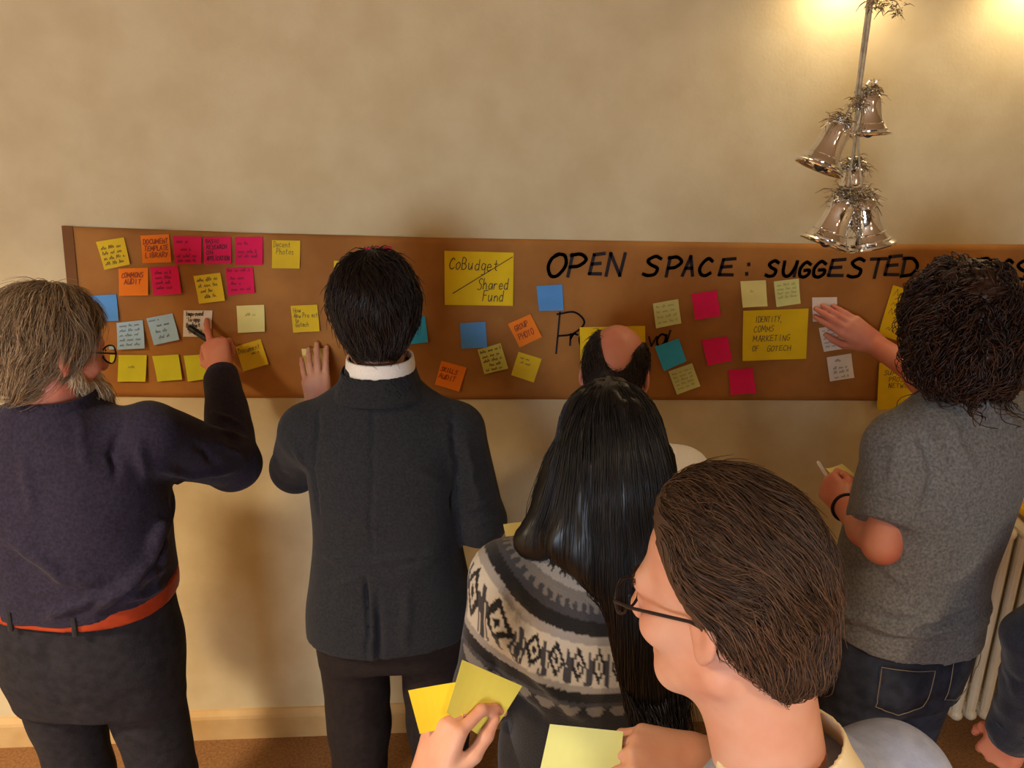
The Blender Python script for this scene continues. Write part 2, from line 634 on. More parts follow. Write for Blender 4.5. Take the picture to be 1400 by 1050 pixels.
# baseboard with a stepped, rounded top
bm = bmesh.new()
prof = [(0, 0), (-.020, 0), (-.020, .082), (-.017, .092), (-.011, .100), (-.006, .106), (0, .108)]
for x in (ROOM_X0, ROOM_X1):
    for y, z in prof:
        bm.verts.new((x, WALLY + y, z))
bm.verts.ensure_lookup_table()
n = len(prof)
for i in range(n - 1):
    bm.faces.new((bm.verts[i], bm.verts[i + 1], bm.verts[n + i + 1], bm.verts[n + i]))
bb = link('baseboard_front', bm_mesh('baseboard_front', bm), M_BASE)
bb['kind'] = 'structure'

# window in the back wall, behind the camera
win = thing('window_1', 'white framed window in the back wall', 'window', (WIN[0], ROOM_Y0, WIN[1]))
win['kind'] = 'structure'
M_WF = mat('window_frame', (232, 228, 220), .5)
bm = bmesh.new()
for sx in (-1, 0, 1):
    add_box(bm, (sx * WIN[2] / 2, .025, 0), (.06, .05, WIN[3] + .06), .006)
for sz in (-1, 0, 1):
    add_box(bm, (0, .025, sz * WIN[3] / 2), (WIN[2] + .06, .048, .06), .006)
link('window_frame', bm_mesh('window_frame', bm), M_WF, win)
M_DAY = emit_mat('daylight_pane', (.66, .80, 1.0), 2.5)
for sx in (-1, 1):
    for sz in (-1, 1):
        bm = bmesh.new()
        add_box(bm, (sx * WIN[2] / 4, .012, sz * WIN[3] / 4), (WIN[2] / 2 - .05, .006, WIN[3] / 2 - .05))
        link('window_pane', bm_mesh('window_pane', bm), M_DAY, win)

# lamps of the room, above the frame
M_FIX = mat('lamp_white', (235, 232, 225), 0.5)
M_GLOW = emit_mat('lamp_glow', (1.0, 0.8, 0.55), 6.0)
for i, (x, y, p, c) in enumerate(CEIL_LAMPS):
    t = thing('ceiling_lamp', 'round white ceiling lamp above the %s of the room' % ['left front', 'right front', 'left back', 'right back'][i], 'lamp', (x, y, ROOM_Z), group='round ceiling lamps')
    bm = bmesh.new()
    lathe(bm, [(0.0, 0), (.21, 0), (.21, -.05), (.19, -.06), (.19, -.045), (0.0, -.045)], 36)
    link('housing', bm_mesh('housing', bm, True), M_FIX, t)
    bm = bmesh.new()
    lathe(bm, [(.188, -.05), (.185, -.056), (.0, -.056)], 36)
    link('diffuser', bm_mesh('diffuser', bm, True), M_GLOW, t)
for i, (x, p) in enumerate(SPOTS):
    t = thing('spotlight', ['small wall spotlight above the hanging silver bells', 'small wall spotlight near the right end of the wall'][i], 'spotlight', (x, WALLY - .002, 2.43), group='wall spotlights')
    bm = bmesh.new()
    add_box(bm, (0, -.012, .02), (.07, .022, .07), .006)
    tube(bm, [(0, -.02, .02), (0, -.05, .035), (0, -.085, .045)], .008, 8)
    link('bracket', bm_mesh('bracket', bm, True), M_FIX, t)
    bm = bmesh.new()
    lathe(bm, [(0.0, .05), (.032, .045), (.040, .02), (.046, -.03), (.043, -.03), (.036, .015), (0, .02)], 28, Matrix.Translation((0, -.085, 0)))
    link('shade', bm_mesh('shade', bm, True), M_FIX, t)

# ------------------------------------------------------------------ paper banner with its title
M_KRAFT = mat('kraft_paper', (174, 118, 56), 0.75, col2=(154, 100, 44), nscale=6, ndetail=5, bump=0.35, bscale=14, spec=0.25)
M_KRAFT2 = mat('kraft_edge', (120, 78, 40), 0.8)
M_INK = mat('marker_ink', (28, 14, 22), 0.5)
M_PEN = mat('pen_ink', (84, 68, 52), 0.6)
M_PENRED = mat('pen_on_orange', (150, 62, 18), 0.6)
M_PENPINK = mat('pen_on_pink', (110, 10, 48), 0.6)
M_PENFAINT = mat('pen_faint', (150, 146, 84), 0.7)
M_PENGREY = mat('pen_grey', (110, 116, 122), 0.7)

top_px = [(88, 309), (340, 318), (610, 325), (900, 330), (1190, 334), (1400, 334), (1600, 334)]
bot_px = [(112, 541), (340, 543), (610, 545), (900, 546), (1190, 547), (1400, 548), (1600, 549)]
TP = np.array([at(x, y, WALLY) for x, y in top_px])
BP = np.array([at(x, y, WALLY) for x, y in bot_px])
NX, NZ = 150, 28
su = np.linspace(0, 1, len(top_px))
uu = np.linspace(0, 1, NX)
Tg = np.stack([np.interp(uu, su, TP[:, i]) for i in range(3)], 1)
Bg = np.stack([np.interp(uu, su, BP[:, i]) for i in range(3)], 1)
vv = np.linspace(0, 1, NZ)
grid = Bg[:, None, :] * (1 - vv)[None, :, None] + Tg[:, None, :] * vv[None, :, None]
gp = grid.reshape(-1, 3)
off = 0.0045 + 0.0016 * vnoise(gp * V(7, 1, 9), 3) + 0.0007 * vnoise(gp * V(26, 1, 30), 5)
BO = gp.mean(0)
fr = gp.copy(); fr[:, 1] = WALLY - off
bk = gp.copy(); bk[:, 1] = WALLY - off + 0.0006
vs = np.concatenate([fr, bk]) - BO
qs = []
n0 = NX * NZ
for i in range(NX - 1):
    for j in range(NZ - 1):
        a, b, c, d = i * NZ + j, (i + 1) * NZ + j, (i + 1) * NZ + j + 1, i * NZ + j + 1
        qs.append((a, b, c, d)); qs.append((n0 + d, n0 + c, n0 + b, n0 + a))
for i in range(NX - 1):
    for j in (0, NZ - 1):
        a, b = i * NZ + j, (i + 1) * NZ + j
        qs.append((a, n0 + a, n0 + b, b) if j == 0 else (b, n0 + b, n0 + a, a))
for j in range(NZ - 1):
    for i in (0, NX - 1):
        a, b = i * NZ + j, i * NZ + j + 1
        qs.append((b, n0 + b, n0 + a, a) if i == 0 else (a, n0 + a, n0 + b, b))
banner = thing('paper_banner', 'long brown kraft paper banner on the wall with a handwritten title', 'banner', BO)
link('paper', np_mesh('paper', vs, qs, True), M_KRAFT, banner)
# the turned-over strip at its free end
ed = [at(86, 308, WALLY), at(101, 309, WALLY), at(122, 541, WALLY), at(108, 541, WALLY)]
bm = bmesh.new()
for yy in (WALLY - .0085, WALLY - .0075):
    for p in ed:
        bm.verts.new(Vector((p[0], yy, p[2])) - Vector(BO))
bm.verts.ensure_lookup_table()
for f in ((3, 2, 1, 0), (4, 5, 6, 7), (0, 1, 5, 4), (1, 2, 6, 5), (2, 3, 7, 6), (3, 0, 4, 7)):
    bm.faces.new([bm.verts[i] for i in f])
link('folded_edge', bm_mesh('folded_edge', bm), M_KRAFT2, banner)


def on_banner(u, v):
    p = at(u, -v, WALLY) - BO
    return V(p[0], WALLY - 0.0078 - BO[1], p[2])


# title letters: (char, left, right, top, bottom) in picture pixels, slanted as written
TITLE = [('O', 747, 774, 347, 377), ('P', 776, 800, 347, 377), ('E', 805, 823, 346, 375), ('N', 828, 852, 346, 376),
         ('S', 879, 902, 350, 376), ('P', 910, 930, 351, 377), ('A', 932, 948, 350, 376), ('C', 954, 972, 353, 376), ('E', 982, 1003, 353, 376), (':', 1014, 1026, 354, 378),
         ('S', 1046, 1062, 356, 377), ('U', 1068, 1088, 357, 377), ('G', 1090, 1106, 358, 378), ('G', 1109, 1127, 357, 378), ('E', 1131, 1153, 354, 377), ('S', 1158, 1179, 353, 378), ('T', 1185, 1209, 353, 379), ('E', 1208, 1229, 349, 376), ('D', 1231, 1253, 352, 377),
         ('T', 1272, 1294, 352, 378), ('O', 1298, 1320, 354, 378), ('P', 1334, 1352, 353, 380), ('I', 1350, 1362, 354, 378), ('C', 1364, 1381, 355, 379), ('S', 1384, 1404, 356, 382)]
for c, x0, x1, y0, y1 in TITLE:
    ribbons('title_letter', glyph(c, x0, -y1, (x1 - x0) * .86, y1 - y0, 0.18, 6), on_banner, 0.0095, M_INK, banner)
for g_ in (glyph('P', 760, -482, 36, 56, 0.06, 6), glyph('r', 777, -471, 13, 28, 0.05, 5), glyph('o', 790, -471, 14, 26, 0.05, 5),
           glyph('v', 884, -472, 13, 22, 0.1, 5), glyph('a', 896, -472, 14, 26, 0.1, 5), glyph('l', 905, -470, 10, 19, 0.3, 5)):
    ribbons('word_letter', g_, on_banner, 0.0055, M_INK, banner)

# ------------------------------------------------------------------ sticky notes
NOTE_COL = {
    'yellow': (232, 196, 42), 'lime': (214, 210, 48), 'orange': (250, 134, 34), 'pink': (232, 30, 92), 'blue': (92, 156, 220), 'cyan': (62, 180, 226),
    'paleblue': (168, 200, 218), 'paleyellow': (234, 222, 140), 'olive': (220, 204, 88), 'palegreen': (218, 218, 140), 'white': (232, 222, 206), 'gold': (240, 196, 24), 'deepyellow': (238, 200, 26)}


def c1(*q):
    return [(80 + x / 3.5, 300 + y / 3.5) for x, y in q]


def c2(*q):
    return [(440 + x / 3.889, 310 + y / 3.889) for x, y in q]


def c3(*q):
    return [(720 + x / 3.889, 320 + y / 3.889) for x, y in q]


def c4(*q):
    return [(1040 + x / 3.75, 320 + y / 3.75) for x, y in q]


def note(quad, col, label, lines=(), ink=None, pw=0.0012, curl=0.006, lift=0.0, name='sticky_note', group='square sticky notes', cat='sticky note', depth=WALLY, seed=None, extra=()):
    seed = seed if seed is not None else int(abs(quad[0][0] * 7 + quad[0][1] * 3))
    W = [at(x, y, depth) for x, y in quad]          # top-left, top-right, bottom-right, bottom-left
    c = sum(W) / 4
    c[1] = depth - 0.0085 - lift
    r = random.Random(seed)
    lean, side = r.uniform(-.4, .4), r.uniform(-.003, .003)

    def P(u, v, o=0.0):
        p = (W[3] * (1 - u) + W[2] * u) * (1 - v) + (W[0] * (1 - u) + W[1] * u) * v
        y = -curl * (1 - v) ** 2 * (1 + lean * (u - .5)) - 0.0022 * (1 - v) * abs(u - .5) - o
        return V(p[0] - c[0], y, p[2] - c[2])
    t = thing(name, label, cat, c, group=group)
    nu, nv = 5, 8
    vs, qs = [], []
    for th in (0.0, -0.0005):
        for i in range(nu):
            for j in range(nv):
                vs.append(P(i / (nu - 1), j / (nv - 1), th))
    k = nu * nv
    for i in range(nu - 1):
        for j in range(nv - 1):
            a, b, cc, d = i * nv + j, (i + 1) * nv + j, (i + 1) * nv + j + 1, i * nv + j + 1
            qs += [(a, b, cc, d), (k + d, k + cc, k + b, k + a)]
    for i in range(nu - 1):
        a, b = i * nv, (i + 1) * nv
        qs += [(a, k + a, k + b, b)]
        a, b = a + nv - 1, b + nv - 1
        qs += [(b, k + b, k + a, a)]
    for j in range(nv - 1):
        qs += [(j + 1, k + j + 1, k + j, j)]
        a = (nu - 1) * nv + j
        qs += [(a, k + a, k + a + 1, a + 1)]
    rgb = NOTE_COL[col]
    m = mat('note_' + col, rgb, 0.75, col2=tuple(int(v * .94) for v in rgb), nscale=9, spec=0.2)
    link('sheet', np_mesh('sheet', vs, qs, False), m, t)
    rows = []
    for i, ln in enumerate(lines):
        if ln[0] == 's':
            rows.append(scribble(ln[1], ln[2], ln[3], ln[4], seed + i))
        else:
            rows.append(text_line(ln[0], ln[1], ln[2], ln[3], ln[4], ln[5] if len(ln) > 5 else 0.08, seed + i))
    if extra:
        rows.append(list(extra))
    for st in rows:
        if ink is None:
            ink = {'orange': M_PENRED, 'pink': M_PENPINK, 'paleyellow': M_PENFAINT, 'palegreen': M_PENFAINT, 'paleblue': M_PENGREY, 'white': M_PENGREY}.get(col, M_PEN)
        ribbons('writing', st, lambda u, v: P(u, v, 0.0009), pw, ink, t)
    return t


def scr(n, y1=.78, y0=.12, h=.13, x=.1, w=.8):
    return [('s', x, y1 - (y1 - y0) * i / max(1, n - 1), w, h) for i in range(n)]


note(c1((185, 105), (318, 83), (352, 210), (230, 236)), 'yellow', 'yellow sticky note, leftmost of the top row on the banner', scr(4, .68))
note(c1((397, 75), (533, 68), (548, 200), (412, 205)), 'orange', 'orange sticky note reading DOCUMENT TEMPLATE LIBRARY', [('DOCUMENT', .08, .68, .88, .17), ('TEMPLATE', .1, .44, .85, .17), ('LIBRARY', .12, .2, .8, .17)], pw=.0022)
note(c1((552, 78), (688, 80), (690, 208), (566, 210)), 'pink', 'pink sticky note, first of three pink notes in the top row', [('s', .1, .76, .45, .14), ('s', .25, .48, .4, .12), ('s', .08, .24, .85, .13), ('s', .12, .08, .75, .13)])
note(c1((697, 82), (828, 80), (833, 208), (705, 210)), 'pink', 'pink sticky note, middle of three pink notes in the top row', [('BASIC', .08, .78, .5, .13), ('RESEARCH', .1, .56, .75, .15), ('ON', .1, .36, .25, .14), ('APPLICATION', .1, .14, .85, .15)], pw=.002)
note(c1((848, 82), (980, 80), (982, 214), (852, 212)), 'pink', 'pink sticky note, last of three pink notes in the top row', [('s', .08, .72, .45, .13), ('s', .1, .42, .7, .13), ('s', .1, .26, .8, .13)])
note(c1((1025, 97), (1160, 99), (1158, 230), (1027, 228)), 'yellow', 'yellow sticky note reading Decent Photos', [('Decent', .06, .76, .6, .2), ('Photos', .15, .5, .65, .2)])
note(c1((1320, 195), (1448, 197), (1448, 322), (1320, 320)), 'yellow', 'yellow sticky note half hidden behind the dark-haired head', [('&', .08, .66, .16, .22), ('s', .3, .66, .5, .2)])
note(c1((292, 232), (433, 228), (438, 358), (300, 360)), 'orange', 'orange sticky note reading COMMONS AUDIT', [('COMMONS', .1, .66, .75, .17), ('AUDIT', .18, .42, .6, .18)], pw=.0022)
note(c1((443, 226), (575, 220), (596, 350), (462, 358)), 'pink', 'pink sticky note right of the COMMONS AUDIT note', scr(4, .74, .2, .13, .14, .6))
note(c1((650, 268), (778, 252), (804, 382), (680, 398)), 'yellow', 'yellow sticky note with four lines between two pink notes', [('s', .08, .76, .8, .15), ('s', .1, .56, .75, .13), ('s', .15, .36, .5, .14), ('s', .25, .16, .5, .14)])
note(c1((802, 232), (933, 226), (945, 348), (817, 356)), 'pink', 'pink sticky note at the right end of the second row', [('s', .06, .86, .85, .12), ('s', .15, .56, .6, .13), ('s', .15, .36, .4, .12), ('s', .15, .14, .75, .13)])
note(c1((160, 362), (282, 355), (297, 478), (172, 485)), 'blue', 'blank blue sticky note beside the grey-haired head')
note(c1((283, 492), (408, 478), (424, 607), (292, 616)), 'paleblue', 'pale blue sticky note, left one of the pale blue pair', scr(5, .82, .12, .1), curl=.009)
note(c1((425, 470), (550, 446), (587, 568), (465, 595)), 'paleblue', 'tilted pale blue sticky note, right one of the pale blue pair', [('s', .06, .85, .4, .09), ('s', .3, .62, .5, .12), ('s', .2, .4, .5, .12), ('s', .25, .18, .45, .12)])
note(c1((603, 432), (740, 432), (735, 558), (602, 556)), 'white', 'white sticky note under the pointing finger of the grey-haired person', [('Improved', .08, .8, .62, .16), ("'In-app", .1, .58, .5, .16), ('Budget', .1, .37, .5, .16), ('Code', .2, .14, .5, .16)], M_INK, .0018, curl=.002)
note(c1((855, 410), (987, 405), (993, 530), (865, 536)), 'paleyellow', 'nearly blank pale yellow sticky note right of the pointing hand', [('s', .3, .6, .4, .12)], pw=.0009)
note(c1((1113, 410), (1240, 404), (1254, 528), (1128, 535)), 'yellow', 'yellow sticky note above the hand of the suited person', [('How', .08, .74, .3, .17), ('-New Project', .05, .54, .95, .17), ('to', .12, .38, .15, .13), ('Gotech', .12, .2, .5, .17)])
note(c1((292, 645), (427, 645), (425, 768), (292, 768)), 'lime', 'lime yellow sticky note, leftmost of three in the bottom row', [('s', .35, .5, .3, .12)], M_PENFAINT, .001)
note(c1((453, 650), (578, 642), (600, 758), (482, 768)), 'lime', 'lime yellow sticky note, middle of three in the bottom row')
note(c1((603, 648), (735, 640), (745, 752), (626, 768)), 'lime', 'lime yellow sticky note partly behind the dark cuff')
note(c1((850, 605), (970, 568), (1010, 685), (890, 720)), 'yellow', 'tilted yellow sticky note reading Document right of the raised cuff', [('Document', .05, .68, .85, .2), ('s', .5, .52, .35, .12)])
note(c1((1165, 615), (1290, 612), (1300, 730), (1180, 735)), 'paleyellow', 'pale yellow sticky note pressed on by the suited person', curl=.002)
note(c2((222, 108), (372, 102), (372, 235), (225, 240)), 'pink', 'pink sticky note peeking out above the dark-haired head', [('s', .1, .76, .8, .14)])
note(c2((420, 484), (550, 472), (566, 606), (432, 622)), 'cyan', 'blank cyan sticky note just right of the dark-haired head')
t = note(c2((652, 125), (1020, 135), (1015, 415), (654, 410)), 'deepyellow', 'large yellow sheet reading CoBudget / Shared Fund', [('CoBudget', .07, .66, .72, .22, .1), ('Shared', .48, .3, .46, .2, .1), ('Fund', .55, .08, .32, .2, .1)], M_INK, .0022,
         curl=.004, name='large_note', group='large yellow sheets on the banner', cat='paper sheet', extra=[[(.12, .22), (.98, .92)]])
note(c2((1140, 312), (1277, 303), (1282, 436), (1152, 438)), 'blue', 'blank blue sticky note right of the CoBudget sheet', curl=.011)
note(c2((735, 510), (870, 502), (878, 633), (743, 640)), 'blue', 'blank blue sticky note below the CoBudget sheet', curl=.007)
note(c2((988, 513), (1108, 460), (1168, 578), (1050, 635)), 'orange', 'tilted orange sticky note reading GROUP PHOTO', [('GROUP', .15, .62, .6, .2), ('PHOTO', .15, .25, .68, .22)], pw=.0022)
note(c2((828, 650), (950, 614), (990, 745), (864, 776)), 'olive', 'tilted dull yellow sticky note covered in five lines', [('s', .06, .8, .88, .13), ('s', .1, .6, .75, .12), ('s', .1, .42, .8, .13), ('s', .3, .24, .5, .12), ('s', .1, .07, .7, .1)])
note(c2((1045, 660), (1168, 698), (1125, 820), (1005, 780)), 'yellow', 'tilted yellow sticky note with two short lines at its top', [('s', .15, .76, .45, .1), ('s', .2, .58, .45, .1)])
note(c2((636, 708), (770, 745), (730, 868), (602, 830)), 'orange', 'tilted orange sticky note reading SKILLS AUDIT above the suited shoulder', [('SKILLS', .08, .62, .65, .18), ('AUDIT', .06, .32, .68, .2)], pw=.0022)
note(c3((280, 492), (627, 484), (630, 756), (286, 764)), 'deepyellow', 'large yellow sheet mostly hidden behind the bald head', curl=.004, name='large_note', group='large yellow sheets on the banner', cat='paper sheet')
note(c3((668, 366), (802, 342), (816, 468), (682, 494)), 'palegreen', 'pale greenish sticky note with faint lines right of the hidden word', scr(4, .78, .15, .11), M_PENFAINT, .001)
note(c3((873, 316), (1006, 295), (1024, 428), (888, 450)), 'pink', 'blank pink sticky note, topmost of three below the title', curl=.007)
note(c3((677, 595), (805, 552), (844, 668), (724, 720)), 'cyan', 'tilted blank cyan sticky note right of the bald head')
note(c3((750, 726), (876, 682), (917, 800), (793, 845)), 'palegreen', 'pale greenish sticky note tucked below the tilted cyan note', scr(5, .78, .15, .1), M_PENFAINT, .001)
note(c3((927, 560), (1064, 540), (1086, 664), (955, 690)), 'pink', 'blank pink sticky note, middle of three left of the IDENTITY sheet', curl=.007)
note(c3((1068, 718), (1197, 708), (1212, 836), (1078, 846)), 'pink', 'blank pink sticky note, lowest one below the IDENTITY sheet', curl=.007)
note(c3((1132, 248), (1267, 242), (1272, 378), (1140, 384)), 'paleyellow', 'pale yellow sticky note above the IDENTITY sheet, left of a pair', [('s', .35, .55, .2, .1)], M_PENFAINT, .0009)
note(c4((62, 240), (190, 225), (195, 350), (72, 368)), 'palegreen', 'pale greenish sticky note above the IDENTITY sheet, right of a pair', scr(4, .78, .3, .11), M_PENFAINT, .001)
note([(1015, 424), (1104, 420.8), (1099.7, 488.5), (1013.2, 491.8)], 'deepyellow', 'large yellow sheet reading IDENTITY COMMS MARKETING OF GOTECH', [('IDENTITY,', .18, .76, .42, .12, .05), ('COMMS', .17, .57, .32, .12, .05), ('MARKETING', .16, .38, .58, .12, .05), ('OF', .15, .19, .11, .11, .05), ('GOTECH', .38, .18, .38, .11, .05)], M_PEN, .0018,
     curl=.004, name='large_note', group='large yellow sheets on the banner', cat='paper sheet')
note(c4((258, 322), (385, 320), (385, 440), (260, 445)), 'white', 'white sticky note under the flat hand of the curly-haired person', curl=.001)
note(c4((292, 478), (410, 462), (425, 580), (313, 596)), 'white', 'white sticky note just below the flat pressing hand', scr(5, .82, .15, .1), pw=.001)
note(c4((333, 628), (458, 608), (468, 728), (345, 748)), 'white', 'white sticky note, lowest one below the flat pressing hand', [('s', .3, .75, .3, .12), ('s', .2, .45, .6, .13), ('s', .2, .28, .65, .12), ('s', .2, .08, .6, .1)], pw=.0012)
note(c4((672, 258), (1001, 363), (921, 615), (592, 510)), 'deepyellow', 'large tilted yellow sheet left of the curly hair', [('s', .05, .82, .25, .14), ('s', .05, .62, .25, .12), ('s', .05, .45, .25, .12), ('s', .08, .14, .2, .12)], curl=.004, name='large_note', group='large yellow sheets on the banner', cat='paper sheet')
note(c4((600, 655), (930, 660), (915, 880), (585, 890)), 'deepyellow', 'large yellow sheet hanging below the banner edge behind the grey shoulder', [('SUPPORT', .08, .74, .45, .1), ('PROJECT', .16, .6, .42, .1), ('NETWORK', .16, .46, .42, .1)], M_PEN, .0016, curl=.004, lift=.002, name='large_note', group='large yellow sheets on the banner', cat='paper sheet')
note(c4((1060, 415), (1372, 432), (1330, 668), (1018, 650)), 'deepyellow', 'large yellow sheet right of the curly hair', curl=.004, name='large_note', group='large yellow sheets on the banner', cat='paper sheet')

# ------------------------------------------------------------------ hanging silver bells
M_CHROME = mat('bell_silver', (244, 244, 244), 0.09, 1.0)
M_DARKIN = mat('bell_inside', (60, 56, 50), 0.6, 0.5)
M_TINSEL = mat('tinsel_silver', (236, 232, 222), 0.22, 0.95, col2=(176, 168, 148), island=True)
M_CORD = mat('bell_cord', (196, 182, 150), 0.5, col2=(160, 146, 116), nscale=60)
BY = 1.75
bo = at(1165, 250, BY)
bells = thing('bell_ornament', 'cluster of silver bells and tinsel hanging on a ribbon', 'ornament', bo)
SB = 0.108 / 2
BELL = [(0.0, .098), (.010, .098), (.020, .094), (.0265, .086), (.0285, .075), (.0285, .062), (.0300, .047), (.0325, .034), (.0350, .0270), (.0368, .0262), (.0372, .0240), (.0362, .0228), (.0395, .0165), (.0430, .0118), (.0458, .0110), (.0464, .0082), (.0455, .0068), (.0492, .0045), (.053, .002), (.054, -.001), (.053, -.003), (.050, -.002), (.042, .004), (.032, .022), (.027, .05), (.024, .08), (0.0, .088)]


def tinsel(bm, c, n, spread, axis, seed):
    r = random.Random(seed)
    for _ in range(n):
        d = Vector((r.gauss(0, 1), r.gauss(0, 1), r.gauss(0, 1))).normalized()
        d = (d - axis * d.dot(axis) * .5).normalized()
        p = c + Vector((r.gauss(0, 1), r.gauss(0, 1), r.gauss(0, 1))) * spread * .3
        L = r.uniform(.4, 1) * spread
        sd = d.orthogonal().normalized() * r.uniform(.0007, .0016)
        bend = Vector((0, 0, -1)) * L * .35
        q = [p - sd, p + sd, p + d * L * .55 + sd, p + d * L * .55 - sd, p + d * L + bend + sd * .4, p + d * L + bend - sd * .4]
        v = [bm.verts.new(x) for x in q]
        bm.faces.new(v[:4]); bm.faces.new((v[3], v[2], v[4], v[5]))


def bell(px, py, y, ax, s, seed, nt=220):
    """px, py: centre of the mouth; ax: direction of the crown"""
    c = Vector(at(px, py, y)) - Vector(bo)
    ax = Vector(ax).normalized()
    R = ax.to_track_quat('Z', 'X').to_matrix().to_4x4()
    bm = bmesh.new()
    lathe(bm, [(r * s, z * s) for r, z in BELL], 44)
    me = bm_mesh('bell', bm, True)
    o = link('bell', me, M_CHROME, bells, c)
    o.rotation_euler = R.to_euler()
    bm = bmesh.new()
    tube(bm, [(0, 0, .07 * s), (0, 0, .012 * s)], .003 * s, 8)
    bmesh.ops.create_uvsphere(bm, u_segments=14, v_segments=10, radius=.012 * s, matrix=Matrix.Translation((0, 0, .004 * s)))
    link('clapper', bm_mesh('clapper', bm, True), M_DARKIN, o)
    bm = bmesh.new()
    tube(bm, [(.008 * math.cos(a) * s, 0, (.100 + .008 * math.sin(a)) * s) for a in np.linspace(0, 2 * math.pi, 14)[:-1]], .0022 * s, 6, closed=True)
    link('loop', bm_mesh('loop', bm, True), M_CHROME, o)
    if nt:
        bm = bmesh.new()
        tinsel(bm, Vector((0, 0, .098 * s)), nt, .034 * s, Vector((0, 0, 1)), seed)
        tt = link('tinsel', bm_mesh('tinsel', bm), M_TINSEL, o)
        tt['kind'] = 'stuff'
    return c + ax * .106 * s


tops = [bell(1187, 184, BY + .02, (-.06, .1, 1), 0.86, 1), bell(1120, 229, BY - .02, (.42, .05, 1), 0.98, 2), bell(1128, 333, BY - .03, (.36, .05, 1), 1.0, 3, 320),
        bell(1187, 336, BY, (-.22, .1, 1), 1.06, 4, 320), bell(1163, 288, BY + .05, (0.02, .2, 1), 0.95, 5, 320)]
bm = bmesh.new()
kn = Vector(at(1172, 135, BY + .02)) - Vector(bo)
up_ = Vector(at(1190, -90, BY + .02)) - Vector(bo)
up_.z = ROOM_Z - bo[2]
up_.x, up_.y = kn.x + .004, kn.y
for i in range(4):
    d = Vector((.004 * math.cos(i * 1.6), .004 * math.sin(i * 1.6), 0))
    tube(bm, [up_ + d * .3, kn * .5 + up_ * .5 + d * 1.6, kn + d], .0022, 6)
for t in tops:
    mid = (kn + t) / 2 + Vector((random.uniform(-.006, .006), -.004, 0))
    tube(bm, [kn, mid, t], .0022, 6)
link('cord', bm_mesh('cord', bm, True), M_CORD, bells)
bm = bmesh.new()
tinsel(bm, Vector(at(1172, 140, BY + .01)) - Vector(bo), 90, .03, Vector((0, 0, 1)), 9)
tinsel(bm, Vector(at(1165, 300, BY - .01)) - Vector(bo), 120, .034, Vector((0, 0, 1)), 12)
for px, py in ((1192, 6), (1212, 4), (1228, 14), (1205, -4)):
    tinsel(bm, Vector(at(px, py, BY + .02)) - Vector(bo), 40, .022, Vector((0, 0, 1)), px)
tt = link('tinsel_garland', bm_mesh('tinsel_garland', bm), M_TINSEL, bells)
tt['kind'] = 'stuff'

# ------------------------------------------------------------------ radiator
M_RAD = mat('radiator_enamel', (226, 214, 186), 0.35, col2=(216, 202, 172), nscale=8)
RZ0, RZ1, RY = 0.10, 0.825, 2.185
rad = thing('radiator', 'cream column radiator on the wall behind the grey t-shirt', 'radiator', (1.565, RY, RZ0))
bm = bmesh.new()
hh = RZ1 - RZ0
for yy in (-.058, 0.0, .058):
    tube(bm, [(0, yy, .03), (0, yy, hh - .03)], .0150, 10)
for zz in (.03, hh - .03):
    pts = [(0, -.062, zz), (0, 0, zz + (.008 if zz > .1 else -.008)), (0, .062, zz)]
    tube(bm, pts, [.019, .024, .019], 10)
    for yy in (-.062, .062):
        bmesh.ops.create_uvsphere(bm, u_segments=10, v_segments=8, radius=.0195, matrix=Matrix.Translation((0, yy, zz)))
    tube(bm, [(-.0235, 0, zz), (.0235, 0, zz)], .02, 10)
sec = bm_mesh('section', bm, True)
for i in range(13):
    link('section', sec, M_RAD, rad, (i * .047, 0, 0))
for i in (1, 11):
    for zz in (.12, hh - .12):
        bm = bmesh.new()
        tube(bm, [(i * .047, .05, zz), (i * .047, WALLY - RY - .002, zz)], .009, 8)
        link('bracket', bm_mesh('bracket', bm, True), M_RAD, rad)
bm = bmesh.new()
tube(bm, [(-.02, 0, .03), (-.055, 0, .03), (-.06, 0, .0), (-.06, 0, -RZ0)], .009, 10)
link('pipe', bm_mesh('pipe', bm, True), M_RAD, rad)

# tray of pens on the radiator
TZ = RZ1 + .017
tr = thing('pen_tray', 'shallow yellow tray lying on the radiator', 'tray', (1.825, RY - .01, TZ))
M_TRAY = mat('tray_yellow', (246, 190, 20), 0.4)
bm = bmesh.new()
add_box(bm, (0, 0, .003), (.34, .13, .006), .002)
for sx in (-.168, .168):
    add_box(bm, (sx, 0, .012), (.006, .13, .018), .002)
for sy in (-.062, .062):
    add_box(bm, (0, sy, .012), (.34, .006, .018), .002)
link('tray_body', bm_mesh('tray_body', bm, True), M_TRAY, tr)
M_PW = mat('marker_white', (236, 232, 224), 0.4)
M_CAPR = mat('cap_red', (214, 20, 24), 0.35)
M_CAPK = mat('cap_black', (18, 18, 20), 0.35)
M_CAPY = mat('barrel_yellow', (240, 206, 60), 0.4)


def marker(name, label, a, b, body, capm, r=.0085, capfrac=.34, group=None):
    a, b = Vector(a), Vector(b)
    t = thing(name, label, 'marker pen', a, group=group)
    d = b - a
    bm = bmesh.new()
    tube(bm, [Vector(), d * .01, d * (1 - capfrac)], [r * .8, r, r], 16)
    link('barrel', bm_mesh('barrel', bm, True), body, t)
    bm = bmesh.new()
    tube(bm, [d * (1 - capfrac), d * (1 - capfrac + .01), d * .97, d], [r * 1.02, r * 1.1, r * 1.0, r * .7], 16)
    link('pen_cap', bm_mesh('pen_cap', bm, True), capm, t)
    return t


